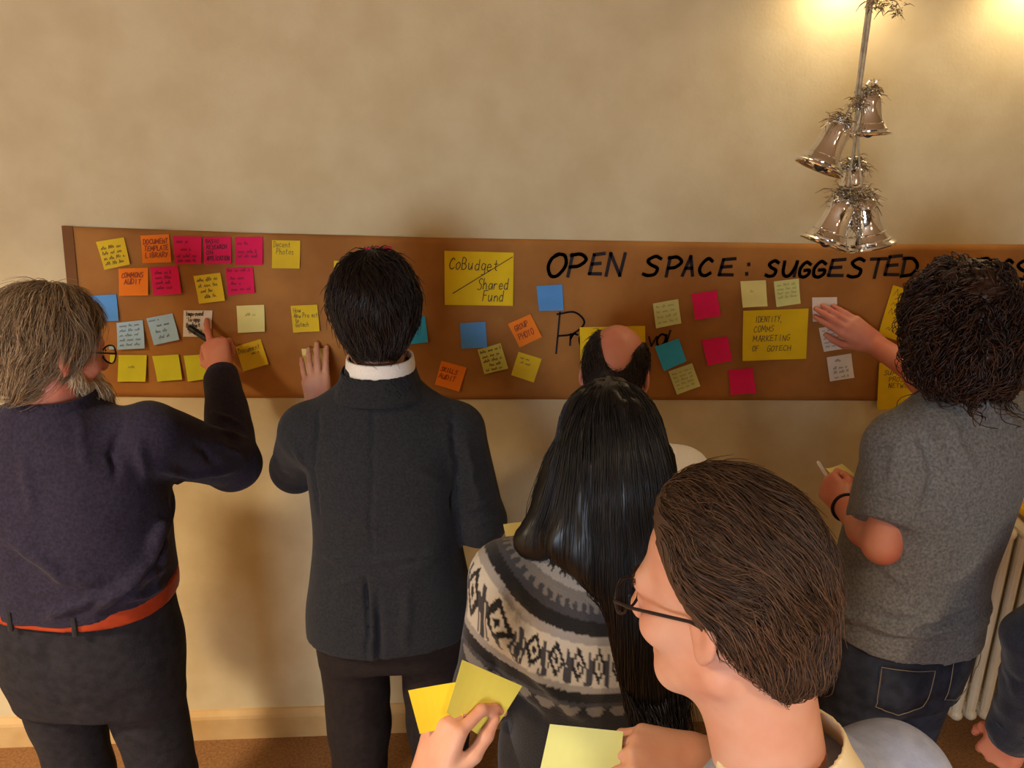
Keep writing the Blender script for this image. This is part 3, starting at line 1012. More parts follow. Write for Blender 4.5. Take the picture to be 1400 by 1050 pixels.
mz = TZ + .0155
marker('marker_pen', 'white marker pen with red cap in the yellow tray', (1.675, RY - .05, mz), (1.775, RY - .045, mz), M_PW, M_CAPR)
marker('marker_pen', 'yellow marker pen with black cap in the yellow tray', (1.80, RY + .0, mz), (1.685, RY - .02, mz), M_CAPY, M_CAPK)
marker('marker_pen', 'plain white marker pen at the back of the yellow tray', (1.70, RY + .03, mz), (1.83, RY + .035, mz), M_PW, M_PW)

# ------------------------------------------------------------------ people: tools
def f_chop(s, p, n, rad):
    """flat cut of everything beyond p along n, only near p"""
    p, n = np.array(p, float), unit(n)
    q = s._sl(p - rad, p + rad, 0)
    if q is None:
        return
    sl, X, Y, Z = q
    d = (X - p[0]) * n[0] + (Y - p[1]) * n[1] + (Z - p[2]) * n[2]
    near = np.sqrt((X - p[0]) ** 2 + (Y - p[1]) ** 2 + (Z - p[2]) ** 2) < rad
    s.f[sl] = np.where(near, np.maximum(s.f[sl], d), s.f[sl])


def f_sample(s, P):
    g = (P - s.lo) / s.h
    g = np.clip(g, 0, s.n - 1.001)
    i = g.astype(int)
    t = g - i
    out = 0
    for dx in (0, 1):
        for dy in (0, 1):
            for dz in (0, 1):
                w = (t[:, 0] if dx else 1 - t[:, 0]) * (t[:, 1] if dy else 1 - t[:, 1]) * (t[:, 2] if dz else 1 - t[:, 2])
                out = out + w * s.f[i[:, 0] + dx, i[:, 1] + dy, i[:, 2] + dz]
    return out


def f_grad(s, P):
    e = s.h * 1.2
    g = np.stack([f_sample(s, P + e * np.eye(3)[k]) - f_sample(s, P - e * np.eye(3)[k]) for k in range(3)], 1)
    return g / (np.linalg.norm(g, axis=1, keepdims=True) + 1e-9)


class Head:
    def __init__(s, c, R, sc=1.0):
        s.c, s.R, s.s = np.array(c, float), np.array(R), sc

    def P(s, x, y, z):
        return s.c + s.R @ (V(x, y, z) * s.s)

    def D(s, x, y, z):
        return s.R @ V(x, y, z)

    def loc(s, P):
        return ((P - s.c) @ s.R) / s.s


def head_mesh(H, neck, nr=.056, h=.0044, jaw=1.0, ear=1.0):
    P, s = H.P, H.s
    lo = np.minimum(H.c - .2 * s, np.array(neck) - .11)
    hi = np.maximum(H.c + .2 * s, np.array(neck) + .11)
    F = Field(lo, hi, h)
    F.ell(P(0, -.012, .035), V(.075, .096, .094) * s, R=H.R)
    F.ell(P(0, .030, -.030), V(.061 * jaw, .066, .086) * s, k=.03, R=H.R)
    F.cap(P(-.012, .073, -.095), P(.012, .073, -.095), .020 * s, k=.03)
    F.cap(P(-.055, -.005, -.065), P(-.014, .066, -.092), .018 * s, k=.03)
    F.cap(P(.055, -.005, -.065), P(.014, .066, -.092), .018 * s, k=.03)
    F.cap(P(-.038, .076, .026), P(.038, .076, .026), .014 * s, k=.02)
    for sx in (-1, 1):
        F.ell(P(sx * .044, .060, -.022), V(.024, .026, .022) * s, k=.02, R=H.R)
        F.ell(P(sx * .032, .102, .004), V(.017, .016, .012) * s, k=.014, R=H.R, sub=True)
        F.cap(P(sx * .033, .0805, .004), P(sx * .031, .0805, .004), .0125 * s, k=.004)
        F.ell(P(sx * .010, .106, -.031), V(.009, .010, .007) * s, k=.008, R=H.R)
        # ear: shell, lobe and hollow
        eR = H.R @ rotm(sx * 22, 0, sx * -8)
        F.ell(P(sx * .080, -.012, .000), V(.0075, .019 * ear, .032 * ear) * s, k=.008, R=eR)
        F.ell(P(sx * .076, -.004, -.028), V(.007, .009, .012) * s, k=.008, R=eR)
        F.ell(P(sx * .089, -.008, .002), V(.006, .010, .018) * s, k=.004, R=eR, sub=True)
    F.cap(P(0, .088, .018), P(0, .116, -.024), .0085 * s, .0125 * s, k=.014)
    F.cap(P(-.020, .088, -.057), P(.020, .088, -.057), .0075 * s, k=.006)
    F.cap(P(-.017, .086, -.069), P(.017, .086, -.069), .0085 * s, k=.006)
    F.cap(P(-.026, .096, -.0625), P(.026, .096, -.0625), .0035 * s, k=.004, sub=True)
    F.cap(P(0, -.024, -.035), neck, nr * s, nr * 1.06, k=.03)
    F.cap(P(0, .005, -.08), np.array(neck) + H.R @ V(0, .02, 0), nr * .75 * s, nr * .85, k=.03)
    v, q = F.mesh()
    return smooth_verts(v, q, 1, .4), q


def hand(F, w, d, b, l, curls, thumb=(.75, .6, -.25, .2), s=1.0, spread=1.0, k=.006):
    """w wrist, d finger direction, b back of the hand, l thumb side; curls = 4 x (knuckle, middle, tip) degrees"""
    w, d, b = np.array(w, float), unit(d), np.array(b, float)
    b = unit(b - d * (b @ d))
    l0 = unit(np.cross(d, b))
    l = l0 * (1 if l0 @ np.array(l, float) > 0 else -1)
    offs = (.029, .0095, -.0095, -.027)
    mets = (.088, .091, .086, .079)
    lens = ((.045, .026, .022), (.049, .030, .023), (.045, .028, .023), (.036, .021, .020))
    rads = ((.0098, .0090, .0082, .0068), (.0100, .0092, .0084, .0070), (.0095, .0088, .0080, .0066), (.0085, .0078, .0072, .0060))
    tips = []
    F.cap(w - d * .02, w + d * .03, .026 * s, .026 * s, k=.015, flat=(b, .72))
    for i in range(4):
        o = w + l * offs[i] * .62 * s + d * .012 * s
        kn = w + d * mets[i] * s + l * offs[i] * s + b * (.004 if i in (1, 2) else 0.0) * s
        F.cap(o, kn, .0165 * s, .0125 * s, k=.012)
        ang = -spread * (-.10, -.02, .05, .14)[i]
        dd = unit(d + l * ang)
        p, a = kn, 0.0
        for j in range(3):
            a += math.radians(curls[i][j])
            dj = dd * math.cos(a) - b * math.sin(a)
            q = p + dj * lens[i][j] * s
            F.cap(p, q, rads[i][j] * s, rads[i][j + 1] * s, k=k * .6)
            p = q
        tips.append(p)
    # thumb: ball, then two bones leaving the side of the palm near its base
    tb = w + d * .026 * s + l * .026 * s - b * .008 * s
    t1 = unit(l * thumb[0] + d * thumb[1] + b * thumb[2])
    t2 = unit(t1 + (d - l * .6) * thumb[3] * 2)
    F.cap(w + d * .015 * s + l * .014 * s - b * .006 * s, tb, .017 * s, .016 * s, k=.012)
    p1 = tb + t1 * .044 * s
    p2 = p1 + t2 * .031 * s
    p3 = p2 + unit(t2 + (d - l * .5) * thumb[3]) * .025 * s
    F.cap(tb, p1, .0155 * s, .0115 * s, k=.012)
    F.cap(p1, p2, .0112 * s, .0102 * s, k=.005)
    F.cap(p2, p3, .0102 * s, .0078 * s, k=.005)
    tips.append(p3)
    return tips


def arm_mesh(pts, rads, hand_args=None, h=.0030, elbow=True):
    """bare arm from shoulder to wrist with its hand in one surface"""
    P = [np.array(p, float) for p in pts]
    lo = np.min(P, 0) - .1
    hi = np.max(P, 0) + .1
    if hand_args:
        w, d = np.array(hand_args['w']), unit(hand_args['d'])
        lo = np.minimum(lo, np.minimum(w, w + d * .22) - .1)
        hi = np.maximum(hi, np.maximum(w, w + d * .22) + .1)
    F = Field(lo, hi, h)
    F.chain(P, rads, k=.02)
    if len(P) > 2 and elbow:
        a, b, c = P[-3:]
        F.cap(b * .6 + c * .4, b * .72 + c * .28, rads[-2] * 1.05, rads[-2] * 1.05, k=.03)
    tips = hand(F, **hand_args) if hand_args else None
    v, q = F.mesh()
    return (smooth_verts(v, q, 1, .35), q), tips


def strands_mesh(S, r0, r1=0.25, sides=3):
    n, m, _ = S.shape
    T = np.gradient(S, axis=1)
    T /= (np.linalg.norm(T, axis=2, keepdims=True) + 1e-9)
    ref = np.broadcast_to(V(.31, .52, .79), T.shape)
    A = np.cross(T, ref); A /= (np.linalg.norm(A, axis=2, keepdims=True) + 1e-9)
    B = np.cross(T, A)
    rad = (np.asarray(r0).reshape(-1, 1) * np.linspace(1, r1, m)[None, :])[..., None]
    V_ = np.stack([S + rad * (A * math.cos(2 * math.pi * k / sides) + B * math.sin(2 * math.pi * k / sides)) for k in range(sides)], 2)
    base = (np.arange(n)[:, None, None] * m + np.arange(m - 1)[None, :, None]) * sides
    k = np.arange(sides)[None, None, :]
    k2 = (k + 1) % sides
    q = np.stack([base + k, base + k2, base + sides + k2, base + sides + k], -1).reshape(-1, 4)
    return V_.reshape(-1, 3), q


def grow_hair(F, roots, length, steps, thick, comb, wave=0.0, wfreq=1.0, jitter=.15, follow=.03, fly=0.0, lowf=.5, seed=3, curl=0.0, curln=2.5, down=V(0, 0, -1)):
    """strands that run along the surface of a hair volume; comb(P) gives the wanted direction"""
    rng = np.random.default_rng(seed)
    n = len(roots)
    p = roots.copy()
    tgt = rng.uniform(0, 1, n) ** 1.4 * thick
    L = rng.uniform(length[0], length[1], n)
    jit = rng.normal(0, jitter, (n, 3))
    isfly = rng.uniform(0, 1, n) < fly
    S = [p.copy()]
    for i in range(steps):
        g = f_grad(F, p)
        c = comb(p)
        c = c - g * np.sum(c * g, 1, keepdims=True) * .9
        lf = np.stack([vnoise(p * 28 + 5 * k, seed + k) for k in range(3)], 1)
        c = c / (np.linalg.norm(c, axis=1, keepdims=True) + 1e-6) + lowf * lf + jit
        c = c / (np.linalg.norm(c, axis=1, keepdims=True) + 1e-6)
        p = p + c * (L / steps)[:, None]
        d = f_sample(F, p)
        want = tgt * min(1, (i + 1) / 3) + np.where(isfly, thick * 1.5 * i / steps, 0)
        corr = np.where(d < want, want - d, np.where(d < follow, (want - d) * .5, 0))
        p = p + g * corr[:, None]
        S.append(p.copy())
    S = np.stack(S, 1)
    if curl:
        t = np.linspace(0, 1, steps + 1)[None, :]
        ph = rng.uniform(0, 6.28, (n, 1)) + 2 * math.pi * curln * t * rng.uniform(.7, 1.3, (n, 1))
        T = np.gradient(S, axis=1); T /= (np.linalg.norm(T, axis=2, keepdims=True) + 1e-9)
        A = np.cross(T, V(.3, .5, .8)); A /= (np.linalg.norm(A, axis=2, keepdims=True) + 1e-9)
        B = np.cross(T, A)
        S = S + curl * np.minimum(1, t * 4)[..., None] * (A * np.cos(ph)[..., None] + B * np.sin(ph)[..., None])
    return S


def hair_roots(v, H, n, mask, seed=0):
    rng = np.random.default_rng(seed)
    l = H.loc(v)
    ok = np.argwhere(mask(l)).ravel()
    return v[rng.choice(ok, n, replace=n > len(ok))] + rng.normal(0, .0012, (n, 3))


def std_mask(l):
    return (l[:, 2] > -.09) & ((l[:, 1] - .080) * .8 - (l[:, 2] - .062) * .6 < .004)


class Person:
    def __init__(s, label, loc, yaw):
        s.e = thing('person', label, 'person', loc, math.radians(yaw))
        s.o = np.array(loc, float)
        s.Rz = rotm(yaw)

    def W(s, p):
        return s.Rz.T @ (np.array(p, float) - s.o)

    def A(s, px, py, y):
        return s.W(at(px, py, y))

    def dirw(s, *d):
        return s.Rz.T @ V(*d)

    def add(s, name, vq, m, label=None, parent=None):
        me = np_mesh(name, vq[0], vq[1], True)
        o = link(name, me, m, parent or s.e)
        if label:
            o['label'] = label
        return o

    def bm(s, name, bm, m, label=None, parent=None, smooth=True):
        o = link(name, bm_mesh(name, bm, smooth), m, parent or s.e)
        if label:
            o['label'] = label
        return o

    def eyes(s, H):
        for sx in (-1, 1):
            bm = bmesh.new()
            bmesh.ops.create_uvsphere(bm, u_segments=16, v_segments=12, radius=.0112 * H.s, matrix=Matrix.Translation(Vector(H.P(sx * .032, .0825, .004))))
            e = s.bm('eye', bm, M_EYE)
            bm = bmesh.new()
            lathe(bm, [(0, .0119 * H.s), (.0028 * H.s, .01172 * H.s), (.0052 * H.s, .0108 * H.s)], 14, Matrix.Translation(Vector(H.P(sx * .032, .0822, .004))) @ Matrix(H.R.tolist()).to_4x4() @ Matrix.Rotation(-math.pi / 2, 4, 'X'))
            s.bm('iris', bm, M_IRIS, parent=e)

    def glasses(s, H, m, r=.024):
        g = None
        bm = bmesh.new()
        for sx in (-1, 1):
            tube(bm, [H.P(sx * (.034) + r * 1.08 * math.cos(a), .113 - .006 * abs(math.cos(a)), .002 + r * .8 * math.sin(a)) for a in np.linspace(0, 2 * math.pi, 25)[:-1]], .0019 * H.s, 6, closed=True)
        tube(bm, [H.P(-.010, .113, .006), H.P(0, .117, .009), H.P(.010, .113, .006)], .0018 * H.s, 6)
        g = s.bm('glasses', bm, m)
        for sx in (-1, 1):
            bm = bmesh.new()
            tube(bm, [H.P(sx * .060, .108, .008), H.P(sx * .072, .080, .010), H.P(sx * .082, .0, .012), H.P(sx * .083, -.022, .004), H.P(sx * .080, -.034, -.014)], .0020 * H.s, 6)
            s.bm('temple_arm', bm, m, parent=g)
            bm = bmesh.new()
            lathe(bm, [(0, .0), (r * .98 * H.s, .0)], 24, Matrix.Translation(Vector(H.P(sx * .034, .110, .002))) @ Matrix(H.R.tolist()).to_4x4() @ Matrix.Rotation(-math.pi / 2, 4, 'X') @ Matrix.Diagonal((1.05, .8, 1, 1)))
            s.bm('lens', bm, M_LENS, parent=g)
        return g

    def legs(s, m, hip_keys, hips, knees, ankles, r=(.098, .072, .058), h=.009, seed=4, folds=(), hem=.05):
        F = Field((-.42, -.4, 0.0), (.42, .42, hip_keys[-1][0] + .05), h)
        F.loft(hip_keys, k=.03)
        for a, b, c in zip(hips, knees, ankles):
            F.chain([a, b, c], r, k=.035)
        F.clip((0, 0, hem), (0, 0, -1))
        v, q = F.mesh()
        v = smooth_verts(v, q, 2)
        v = wrinkle(v, q, .004, 11, (1, 1, .8), seed, folds)
        return s.add('trousers', (v, q), m)

    def shoes(s, ankles, m):
        for a in ankles:
            F = Field(V(a[0] - .09, a[1] - .12, 0), V(a[0] + .09, a[1] + .26, .14), .006)
            F.cap((a[0], a[1] - .03, .05), (a[0], a[1] + .15, .035), .042, .038, k=.01, flat=((0, 0, 1), .85))
            F.cap((a[0], a[1], .05), (a[0], a[1] - .01, .10), .042, .042, k=.03)
            F.clip((0, 0, .003), (0, 0, -1))
            s.add('shoe', F.mesh(), m)


M_SKIN = mat('skin_warm', (206, 156, 130), 0.5, col2=(198, 138, 112), nscale=14, spec=0.35, sss=.12, bump=.06, bscale=160)
M_SKINRED = mat('skin_ruddy', (206, 138, 112), 0.5, col2=(200, 118, 94), nscale=12, spec=0.35, sss=.12, bump=.06, bscale=160)
M_EYE = mat('eye_white', (232, 226, 218), 0.25)
M_IRIS = mat('iris_brown', (60, 40, 26), 0.2)
M_LENS = mat('lens_glass', (255, 255, 255), 0.02)
_b = M_LENS.node_tree.nodes['Principled BSDF']
_b.inputs['Transmission Weight'].default_value = 1.0
_b.inputs['IOR'].default_value = 1.02
M_FRAME = mat('glasses_frame', (34, 26, 26), 0.35)
M_SHOE = mat('shoe_leather', (28, 22, 20), 0.45)
M_DARKPANTS = mat('trousers_black', (30, 28, 30), 0.9, col2=(20, 19, 22), nscale=60, bump=.25, bscale=260, sheen=.1)


def hair_mat(name, a, b, rough=.42):
    m = mat(name, a, rough + .08, col2=b, island=True, spec=.35, ramp=(0, 1))
    m.node_tree.nodes['Principled BSDF'].inputs['Anisotropic'].default_value = .4
    return m


def hair_core(H, grow=(.012, .012, .012), hairline=.0, nape=-.085, extra=None, h=.0058, pad=.16, front=True):
    F = Field(H.c - pad, H.c + pad, h)
    F.ell(H.P(0, -.012, .035), (V(.075, .096, .094) + V(*grow)) * H.s, R=H.R)
    F.cap(H.P(0, -.045, -.02), H.P(0, -.055, nape + .03), (.058 + grow[0] * .5) * H.s, (.050 + grow[0] * .3) * H.s, k=.03)
    if extra:
        extra(F)
    if front:
        F.clip(H.P(0, .080 + hairline, .062), H.D(0, .8, -.6))
    if nape is not None:
        F.clip(H.P(0, -.09, nape), H.D(0, -.25, -1))
    return F


def px_folds(p, v, q, specs):
    """creases given by where they run in the picture: each is laid on the surface that faces the camera"""
    n = vnormals(v, q)
    w = v @ p.Rz.T + p.o
    nw = n @ p.Rz.T
    d = w - V(0, 0, CAMH)
    z = d @ FWD
    sx, sy = 700 + FPX * (d @ RGT) / z, 525 - FPX * (d @ UPV) / z
    face = np.sum(nw * d, 1) < 0
    idx = np.argwhere(face).ravel()
    disp = np.zeros(len(v))
    for pts, wd, hgt in specs:
        P = []
        for (x0, y0), (x1, y1) in zip(pts, pts[1:]):
            m = max(2, int(math.hypot(x1 - x0, y1 - y0) / 8))
            for t in np.linspace(0, 1, m, endpoint=False):
                P.append((x0 + (x1 - x0) * t, y0 + (y1 - y0) * t))
        P.append(pts[-1])
        snap = []
        for x, y in P:
            e = np.hypot(sx[idx] - x, sy[idx] - y)
            near = idx[e < e.min() + 3]
            snap.append(v[near[np.argmin(z[near])]])
        snap = np.array(snap)
        k = len(snap)
        fade = np.minimum(1, np.minimum(np.arange(k) + 1, k - np.arange(k)) / 3.5)
        best = np.zeros(len(v))
        for i in range(k - 1):
            a, b = snap[i], snap[i + 1]
            ab = b - a
            t = np.clip(((v - a) @ ab) / (ab @ ab + 1e-12), 0, 1)
            dist2 = ((v - a - t[:, None] * ab) ** 2).sum(1)
            best = np.maximum(best, np.exp(-dist2 / wd ** 2) * (fade[i] * (1 - t) + fade[i + 1] * t))
        disp += 1.7 * hgt * best
    return v + n * disp[:, None]


def garment(p, name, keys, arms, m, h=.006, traps=None, clips=(), folds=(), wr=(.003, 9, (1, 1, .6)), seed=1, extra=None, chops=(), n=2.4, k=.03, px=(), mesh_only=False):
    K = np.array(keys)
    pts = [np.array(q) for a in arms for q in a[0]]
    lo = np.array([K[:, 1].min() - K[:, 3].max(), K[:, 2].min() - K[:, 4].max(), K[:, 0].min()]) - .05
    hi = np.array([K[:, 1].max() + K[:, 3].max(), K[:, 2].max() + K[:, 4].max(), K[:, 0].max()]) + .05
    for q in pts:
        lo, hi = np.minimum(lo, q - .1), np.maximum(hi, q + .1)
    F = Field(lo, hi, h)
    F.loft(keys, k=.01, n=n)
    for (a, b, ra, rb) in (traps or ()):
        F.cap(a, b, ra, rb, k=.05)
    for ar in arms:
        pts_, rads = ar[0], ar[1]
        T = F if len(ar) < 3 else Field(lo, hi, h)
        for i in range(len(pts_) - 1):
            T.cap(pts_[i], pts_[i + 1], rads[i], rads[i + 1], k=(k if i == 0 else .02))
        if T is not F:                       # a short sleeve with a flat hem
            T.clip(*ar[2])
            g_ = np.clip(.5 + .5 * (T.f - F.f) / k, 0, 1)
            F.f = T.f * (1 - g_) + F.f * g_ - k * g_ * (1 - g_)
    if extra:
        extra(F)
    for c in clips:
        F.clip(*c)
    for c in chops:
        f_chop(F, *c)
    v, q = F.mesh()
    v = smooth_verts(v, q, 1)
    v = wrinkle(v, q, wr[0], wr[1], wr[2], seed, folds)
    if px:
        v = px_folds(p, v, q, px)
    if mesh_only:
        return v, q
    return p.add(name, (v, q), m)


def inner_torso(keys, neck, hips, knees, ankles, h=.016):
    F = Field((-.36, -.36, 0.02), (.36, .4, keys[-1][0] + .05), h)
    F.loft(keys, k=.01, grow=-.026)
    for a, b, c in zip(hips, knees, ankles):
        F.chain([a, b, c], (.075, .052, .040), k=.03)
    return F.mesh()


def ring(p, name, keys, m, h=.004, inner=.006, clips=(), n=2.2, parent=None, label=None):
    """a cloth band: shell between two lofts"""
    K = np.array(keys)
    lo = np.array([K[:, 1].min() - K[:, 3].max(), K[:, 2].min() - K[:, 4].max(), K[:, 0].min()]) - .02
    hi = np.array([K[:, 1].max() + K[:, 3].max(), K[:, 2].max() + K[:, 4].max(), K[:, 0].max()]) + .02
    F = Field(lo, hi, h)
    F.loft(keys, k=.0, n=n)
    F2 = Field(lo, hi, h)
    kk = [(z + (.02 if i == len(keys) - 1 else (-.02 if i == 0 else 0)), a, b, c - inner, d - inner) for i, (z, a, b, c, d) in enumerate(keys)]
    F2.loft(kk, k=.0, n=n)
    F.f = np.maximum(F.f, -F2.f)
    for c in clips:
        F.clip(*c)
    return p.add(name, F.mesh(), m, label, parent)


def cuff_tube(p, name, a, b, r0, r1, m, parent=None):
    bm = bmesh.new()
    a, b = Vector(a), Vector(b)
    tube(bm, [a, a + (b - a) * .04, a + (b - a) * .96, b, b - (b - a) * .02], [r0 * .94, r0, r1, r1 * .97, r1 * .85], 24)
    return p.bm(name, bm, m, parent=parent)


LEGS = dict(hips=((-.095, .0, .86), (.095, .0, .86)), knees=((-.105, .02, .47), (.105, .02, .47)), ankles=((-.115, -.03, .09), (.115, -.03, .09)))

# ------------------------------------------------------------------ person pointing at the white note (grey hair, beard, navy shirt)
p = Person('person with grey-blond hair and beard in navy shirt pointing at a white note', (-.865, 1.62, 0), -6)
M_NAVY = mat('shirt_navy', (38, 32, 52), 0.9, col2=(25, 20, 36), nscale=150, bump=.3, bscale=320, sheen=.05)
HD = Head(p.W((-.845, 1.64, 1.552)), rotm(-32, -16, 0), .98)
S, E, W = p.A(208, 596, 1.64), p.A(320, 634, 1.87), p.A(303, 508, 2.125)
hd = unit(p.A(284, 430, 2.278) - W)
SL = V(-.185, 0, 1.37); EL = V(-.245, .02, 1.09); WL = V(-.17, .2, .98)
keys1 = [(.92, -.005, .0, .200, .158), (1.04, 0, .0, .203, .160), (1.18, .01, .0, .203, .15), (1.27, .01, .0, .20, .14), (1.345, .01, .0, .170, .112), (1.405, .01, .0, .108, .086), (1.455, .015, .01, .072, .072)]
neck = V(.02, .01, 1.38)
body = [head_mesh(HD, neck), inner_torso(keys1, neck, **LEGS)]
am, tips1 = arm_mesh([E * .5 + W * .5, W], [.034, .028], dict(w=W + hd * .012, d=hd, b=p.dirw(.05, -1, .12), l=p.dirw(-1, 0, 0),
                 curls=((38, 22, 8), (4, 8, 6), (48, 70, 35), (52, 75, 40)), thumb=(.55, .75, -.35, .35), s=.98), h=.0029)
am2, _ = arm_mesh([EL * .4 + WL * .6, WL], [.036, .028], dict(w=WL, d=(.3, .9, -.2), b=(-.6, .2, .8), l=(.5, .3, .7), curls=((25, 30, 15),) * 4), h=.0035)
p.add('body', join_parts(body + [am, am2]), M_SKINRED)
p.eyes(HD)
p.glasses(HD, M_FRAME)
hemL, hemR = p.A(45, 858, 1.465), p.A(232, 812, 1.58)
nn = unit(np.cross(hemR - hemL, V(0, -1, 0)))
nn = nn if nn[2] < 0 else -nn
eln = unit(E - (S + W) / 2)
shirt = garment(p, 'shirt', keys1, [([S, E, E * .1 + W * .9], [.072, .064, .047]), ([SL, EL, EL * .1 + WL * .9], [.074, .062, .046])], M_NAVY,
        traps=[(V(.01, .0, 1.385), S + V(-.02, 0, .0), .052, .058), (V(.01, .0, 1.385), SL, .052, .060)], clips=[(hemL, nn)], seed=5, wr=(.0045, 10, (1, 1, .7)),
        px=[([(232, 690), (205, 770), (130, 838)], .012, .010), ([(228, 720), (216, 800)], .009, .007), ([(226, 775), (150, 812), (60, 846)], .010, .008), ([(232, 800), (170, 826)], .008, .006), ([(165, 572), (155, 610), (160, 655)], .007, -.006),
            ([(215, 640), (260, 652), (322, 645)], .010, .007), ([(288, 562), (330, 578)], .007, .006), ([(292, 585), (340, 598)], .007, .007), ([(298, 606), (338, 622)], .007, .006), ([(268, 606), (300, 640)], .008, -.006), ([(10, 740), (80, 788), (145, 800)], .011, .006), ([(30, 620), (44, 700)], .011, .005), ([(190, 600), (205, 660)], .009, .006), ([(110, 560), (120, 640)], .010, .003)],
        folds=[(S + V(-.02, -.09, -.02), S + V(-.05, -.12, -.16), .012, .007), (S + V(.01, -.08, -.03), E + V(-.06, -.06, -.04), .012, .006), (p.A(250, 640, 1.72), p.A(215, 760, 1.56), .014, .008),
               (p.A(235, 700, 1.58), p.A(130, 830, 1.48), .014, .010), (p.A(230, 745, 1.58), p.A(170, 830, 1.48), .010, .008), (p.A(225, 800, 1.56), p.A(60, 850, 1.47), .012, .008), (p.A(100, 800, 1.47), p.A(20, 730, 1.47), .014, .005),
               (p.A(296, 560, 1.97), p.A(338, 585, 1.97), .009, .006), (p.A(294, 580, 1.94), p.A(340, 610, 1.94), .009, .007), (p.A(300, 605, 1.86), p.A(340, 630, 1.90), .009, .006), (p.A(160, 575, 1.52), p.A(168, 640, 1.48), .008, -.005)])
cuff_tube(p, 'cuff', E * .22 + W * .78, W - hd * .002, .046, .041, M_NAVY, shirt)
cuff_tube(p, 'cuff', EL * .2 + WL * .8, WL, .044, .040, M_NAVY, shirt)
cc = HD.c * .0 + V(.018, .012, 0)
ring(p, 'collar', [(1.405, .018, .006, .094, .088), (1.435, .018, .008, .083, .080), (1.468, .020, .012, .076, .075)], M_NAVY, parent=shirt, clips=[(V(.02, .06, 1.44), V(.1, 1, .5))], h=.003)
hipk = [(.74, -.005, .0, .175, .12), (.86, 0, 0, .195, .145), (.95, 0, 0, .194, .146), (1.05, 0, 0, .188, .140)]
p.legs(mat('trousers_black_corduroy', (34, 32, 38), .9, col2=(22, 21, 26), nscale=50, bump=.3, bscale=240), hipk, **LEGS, seed=8, folds=[(V(0, -.14, 1.0), V(.0, -.13, .80), .012, -.007), (V(.02, -.13, .80), V(.12, -.11, .88), .012, -.008), (V(-.02, -.13, .80), V(-.13, -.10, .86), .012, -.008)])
p.shoes(LEGS['ankles'], M_SHOE)
M_BELT = mat('belt_leather', (168, 62, 30), .45, col2=(140, 48, 22), nscale=20)
bk = p.A(150, 838, 1.475)
b0, b1 = p.A(60, 864, 1.475), p.A(232, 828, 1.58)
btilt = -math.atan2(b1[2] - b0[2], b1[0] - b0[0])
belt = ring(p, 'belt', [(-.020, 0, 0, .2060, .1570), (0, 0, 0, .2070, .1580), (.020, 0, 0, .2060, .1570)], M_BELT, inner=.014, n=2.3)
belt.location = (0, 0, bk[2] - .012)
belt.rotation_euler = (0, btilt, 0)
for x in (-.055, .075):
    bm = bmesh.new()
    add_box(bm, (x, -.158 * (1 - abs(x / .207) ** 2.3) ** (1 / 2.3) - .002, -.002), (.011, .008, .046), .003)
    p.bm('belt_loop', bm, M_DARKPANTS, parent=belt)
# hair: medium long, wispy
M_H1 = hair_mat('hair_grey_blond', (84, 66, 48), (178, 150, 114), .5)
Fh = hair_core(HD, (.014, .016, .012), nape=-.090, hairline=-.012, pad=.2)
v, q = Fh.mesh()
rt = hair_roots(v, HD, 4600, lambda l: std_mask(l) & (l[:, 2] > -.05), 1)
S1 = grow_hair(Fh, rt, (.05, .115), 8, .010, lambda P: np.broadcast_to(V(0, -.25, -1), P.shape) + .5 * (P - HD.P(.0, .02, .12)) * V(1, 1, 0) / .1, jitter=.16, lowf=.5, fly=.16, seed=21)
hv = join_parts([(v, q), strands_mesh(S1, np.full(len(S1), .0007))])
p.add('hair', hv, M_H1)
# beard
M_BEARD = hair_mat('beard_white', (178, 154, 118), (226, 208, 176), .55)
Fb = Field(HD.c - .2, HD.c + .2, .006)
Fb.cap(HD.P(-.054, .014, -.045), HD.P(-.020, .075, -.098), .022, .032, k=.02)
Fb.cap(HD.P(.054, .014, -.045), HD.P(.020, .075, -.098), .022, .032, k=.02)
Fb.cap(HD.P(-.018, .078, -.10), HD.P(.018, .078, -.10), .024, .024, k=.02)
Fb.cap(HD.P(.005, .085, -.095), HD.P(.030, .115, -.150), .042, .024, k=.03)
Fb.cap(HD.P(-.024, .098, -.048), HD.P(.024, .098, -.048), .008, .008, k=.006)
v, q = Fb.mesh()
rt = v[RNG.choice(len(v), 1500)]
S1 = grow_hair(Fb, rt, (.04, .08), 6, .008, lambda P: np.broadcast_to(np.array(HD.D(0, .1, -1)), P.shape), jitter=.25, lowf=.5, fly=.15, seed=23)
p.add('beard', join_parts([(v, q), strands_mesh(S1, np.full(len(S1), .0010))]), M_BEARD)
# the black marker in the hand
ma, mb = at(258, 447, 2.262), at(276, 459, 2.245)
marker('marker_pen', 'short black marker pen held in the pointing hand', ma + (mb - ma) * 2.2, ma, M_CAPK, M_CAPK, r=.0085, capfrac=.3)

# ------------------------------------------------------------------ person in the dark jacket
p = Person('person with short dark hair in charcoal blazer pressing a note on the banner', (-.205, 1.76, 0), 0)
M_BLAZER = mat('blazer_charcoal', (35, 37, 42), 0.9, col2=(23, 25, 30), nscale=180, bump=.3, bscale=340, sheen=.05)
HD = Head(p.W((-.209, 1.80, 1.580)), rotm(4, -8, 0), .97)
keys2 = [(.79, 0, 0, .208, .150), (.86, 0, 0, .204, .150), (.95, 0, 0, .188, .140), (1.06, 0, 0, .172, .130), (1.16, 0, 0, .172, .130), (1.25, 0, 0, .172, .126), (1.32, 0, .0, .158, .108), (1.385, 0, .005, .108, .088), (1.44, 0, .01, .080, .078), (1.475, 0, .012, .073, .073)]
neck = V(0, .012, 1.40)
SL, EL, WL = V(-.168, .01, 1.31), p.A(404, 640, 1.93), p.A(432, 565, 2.17)
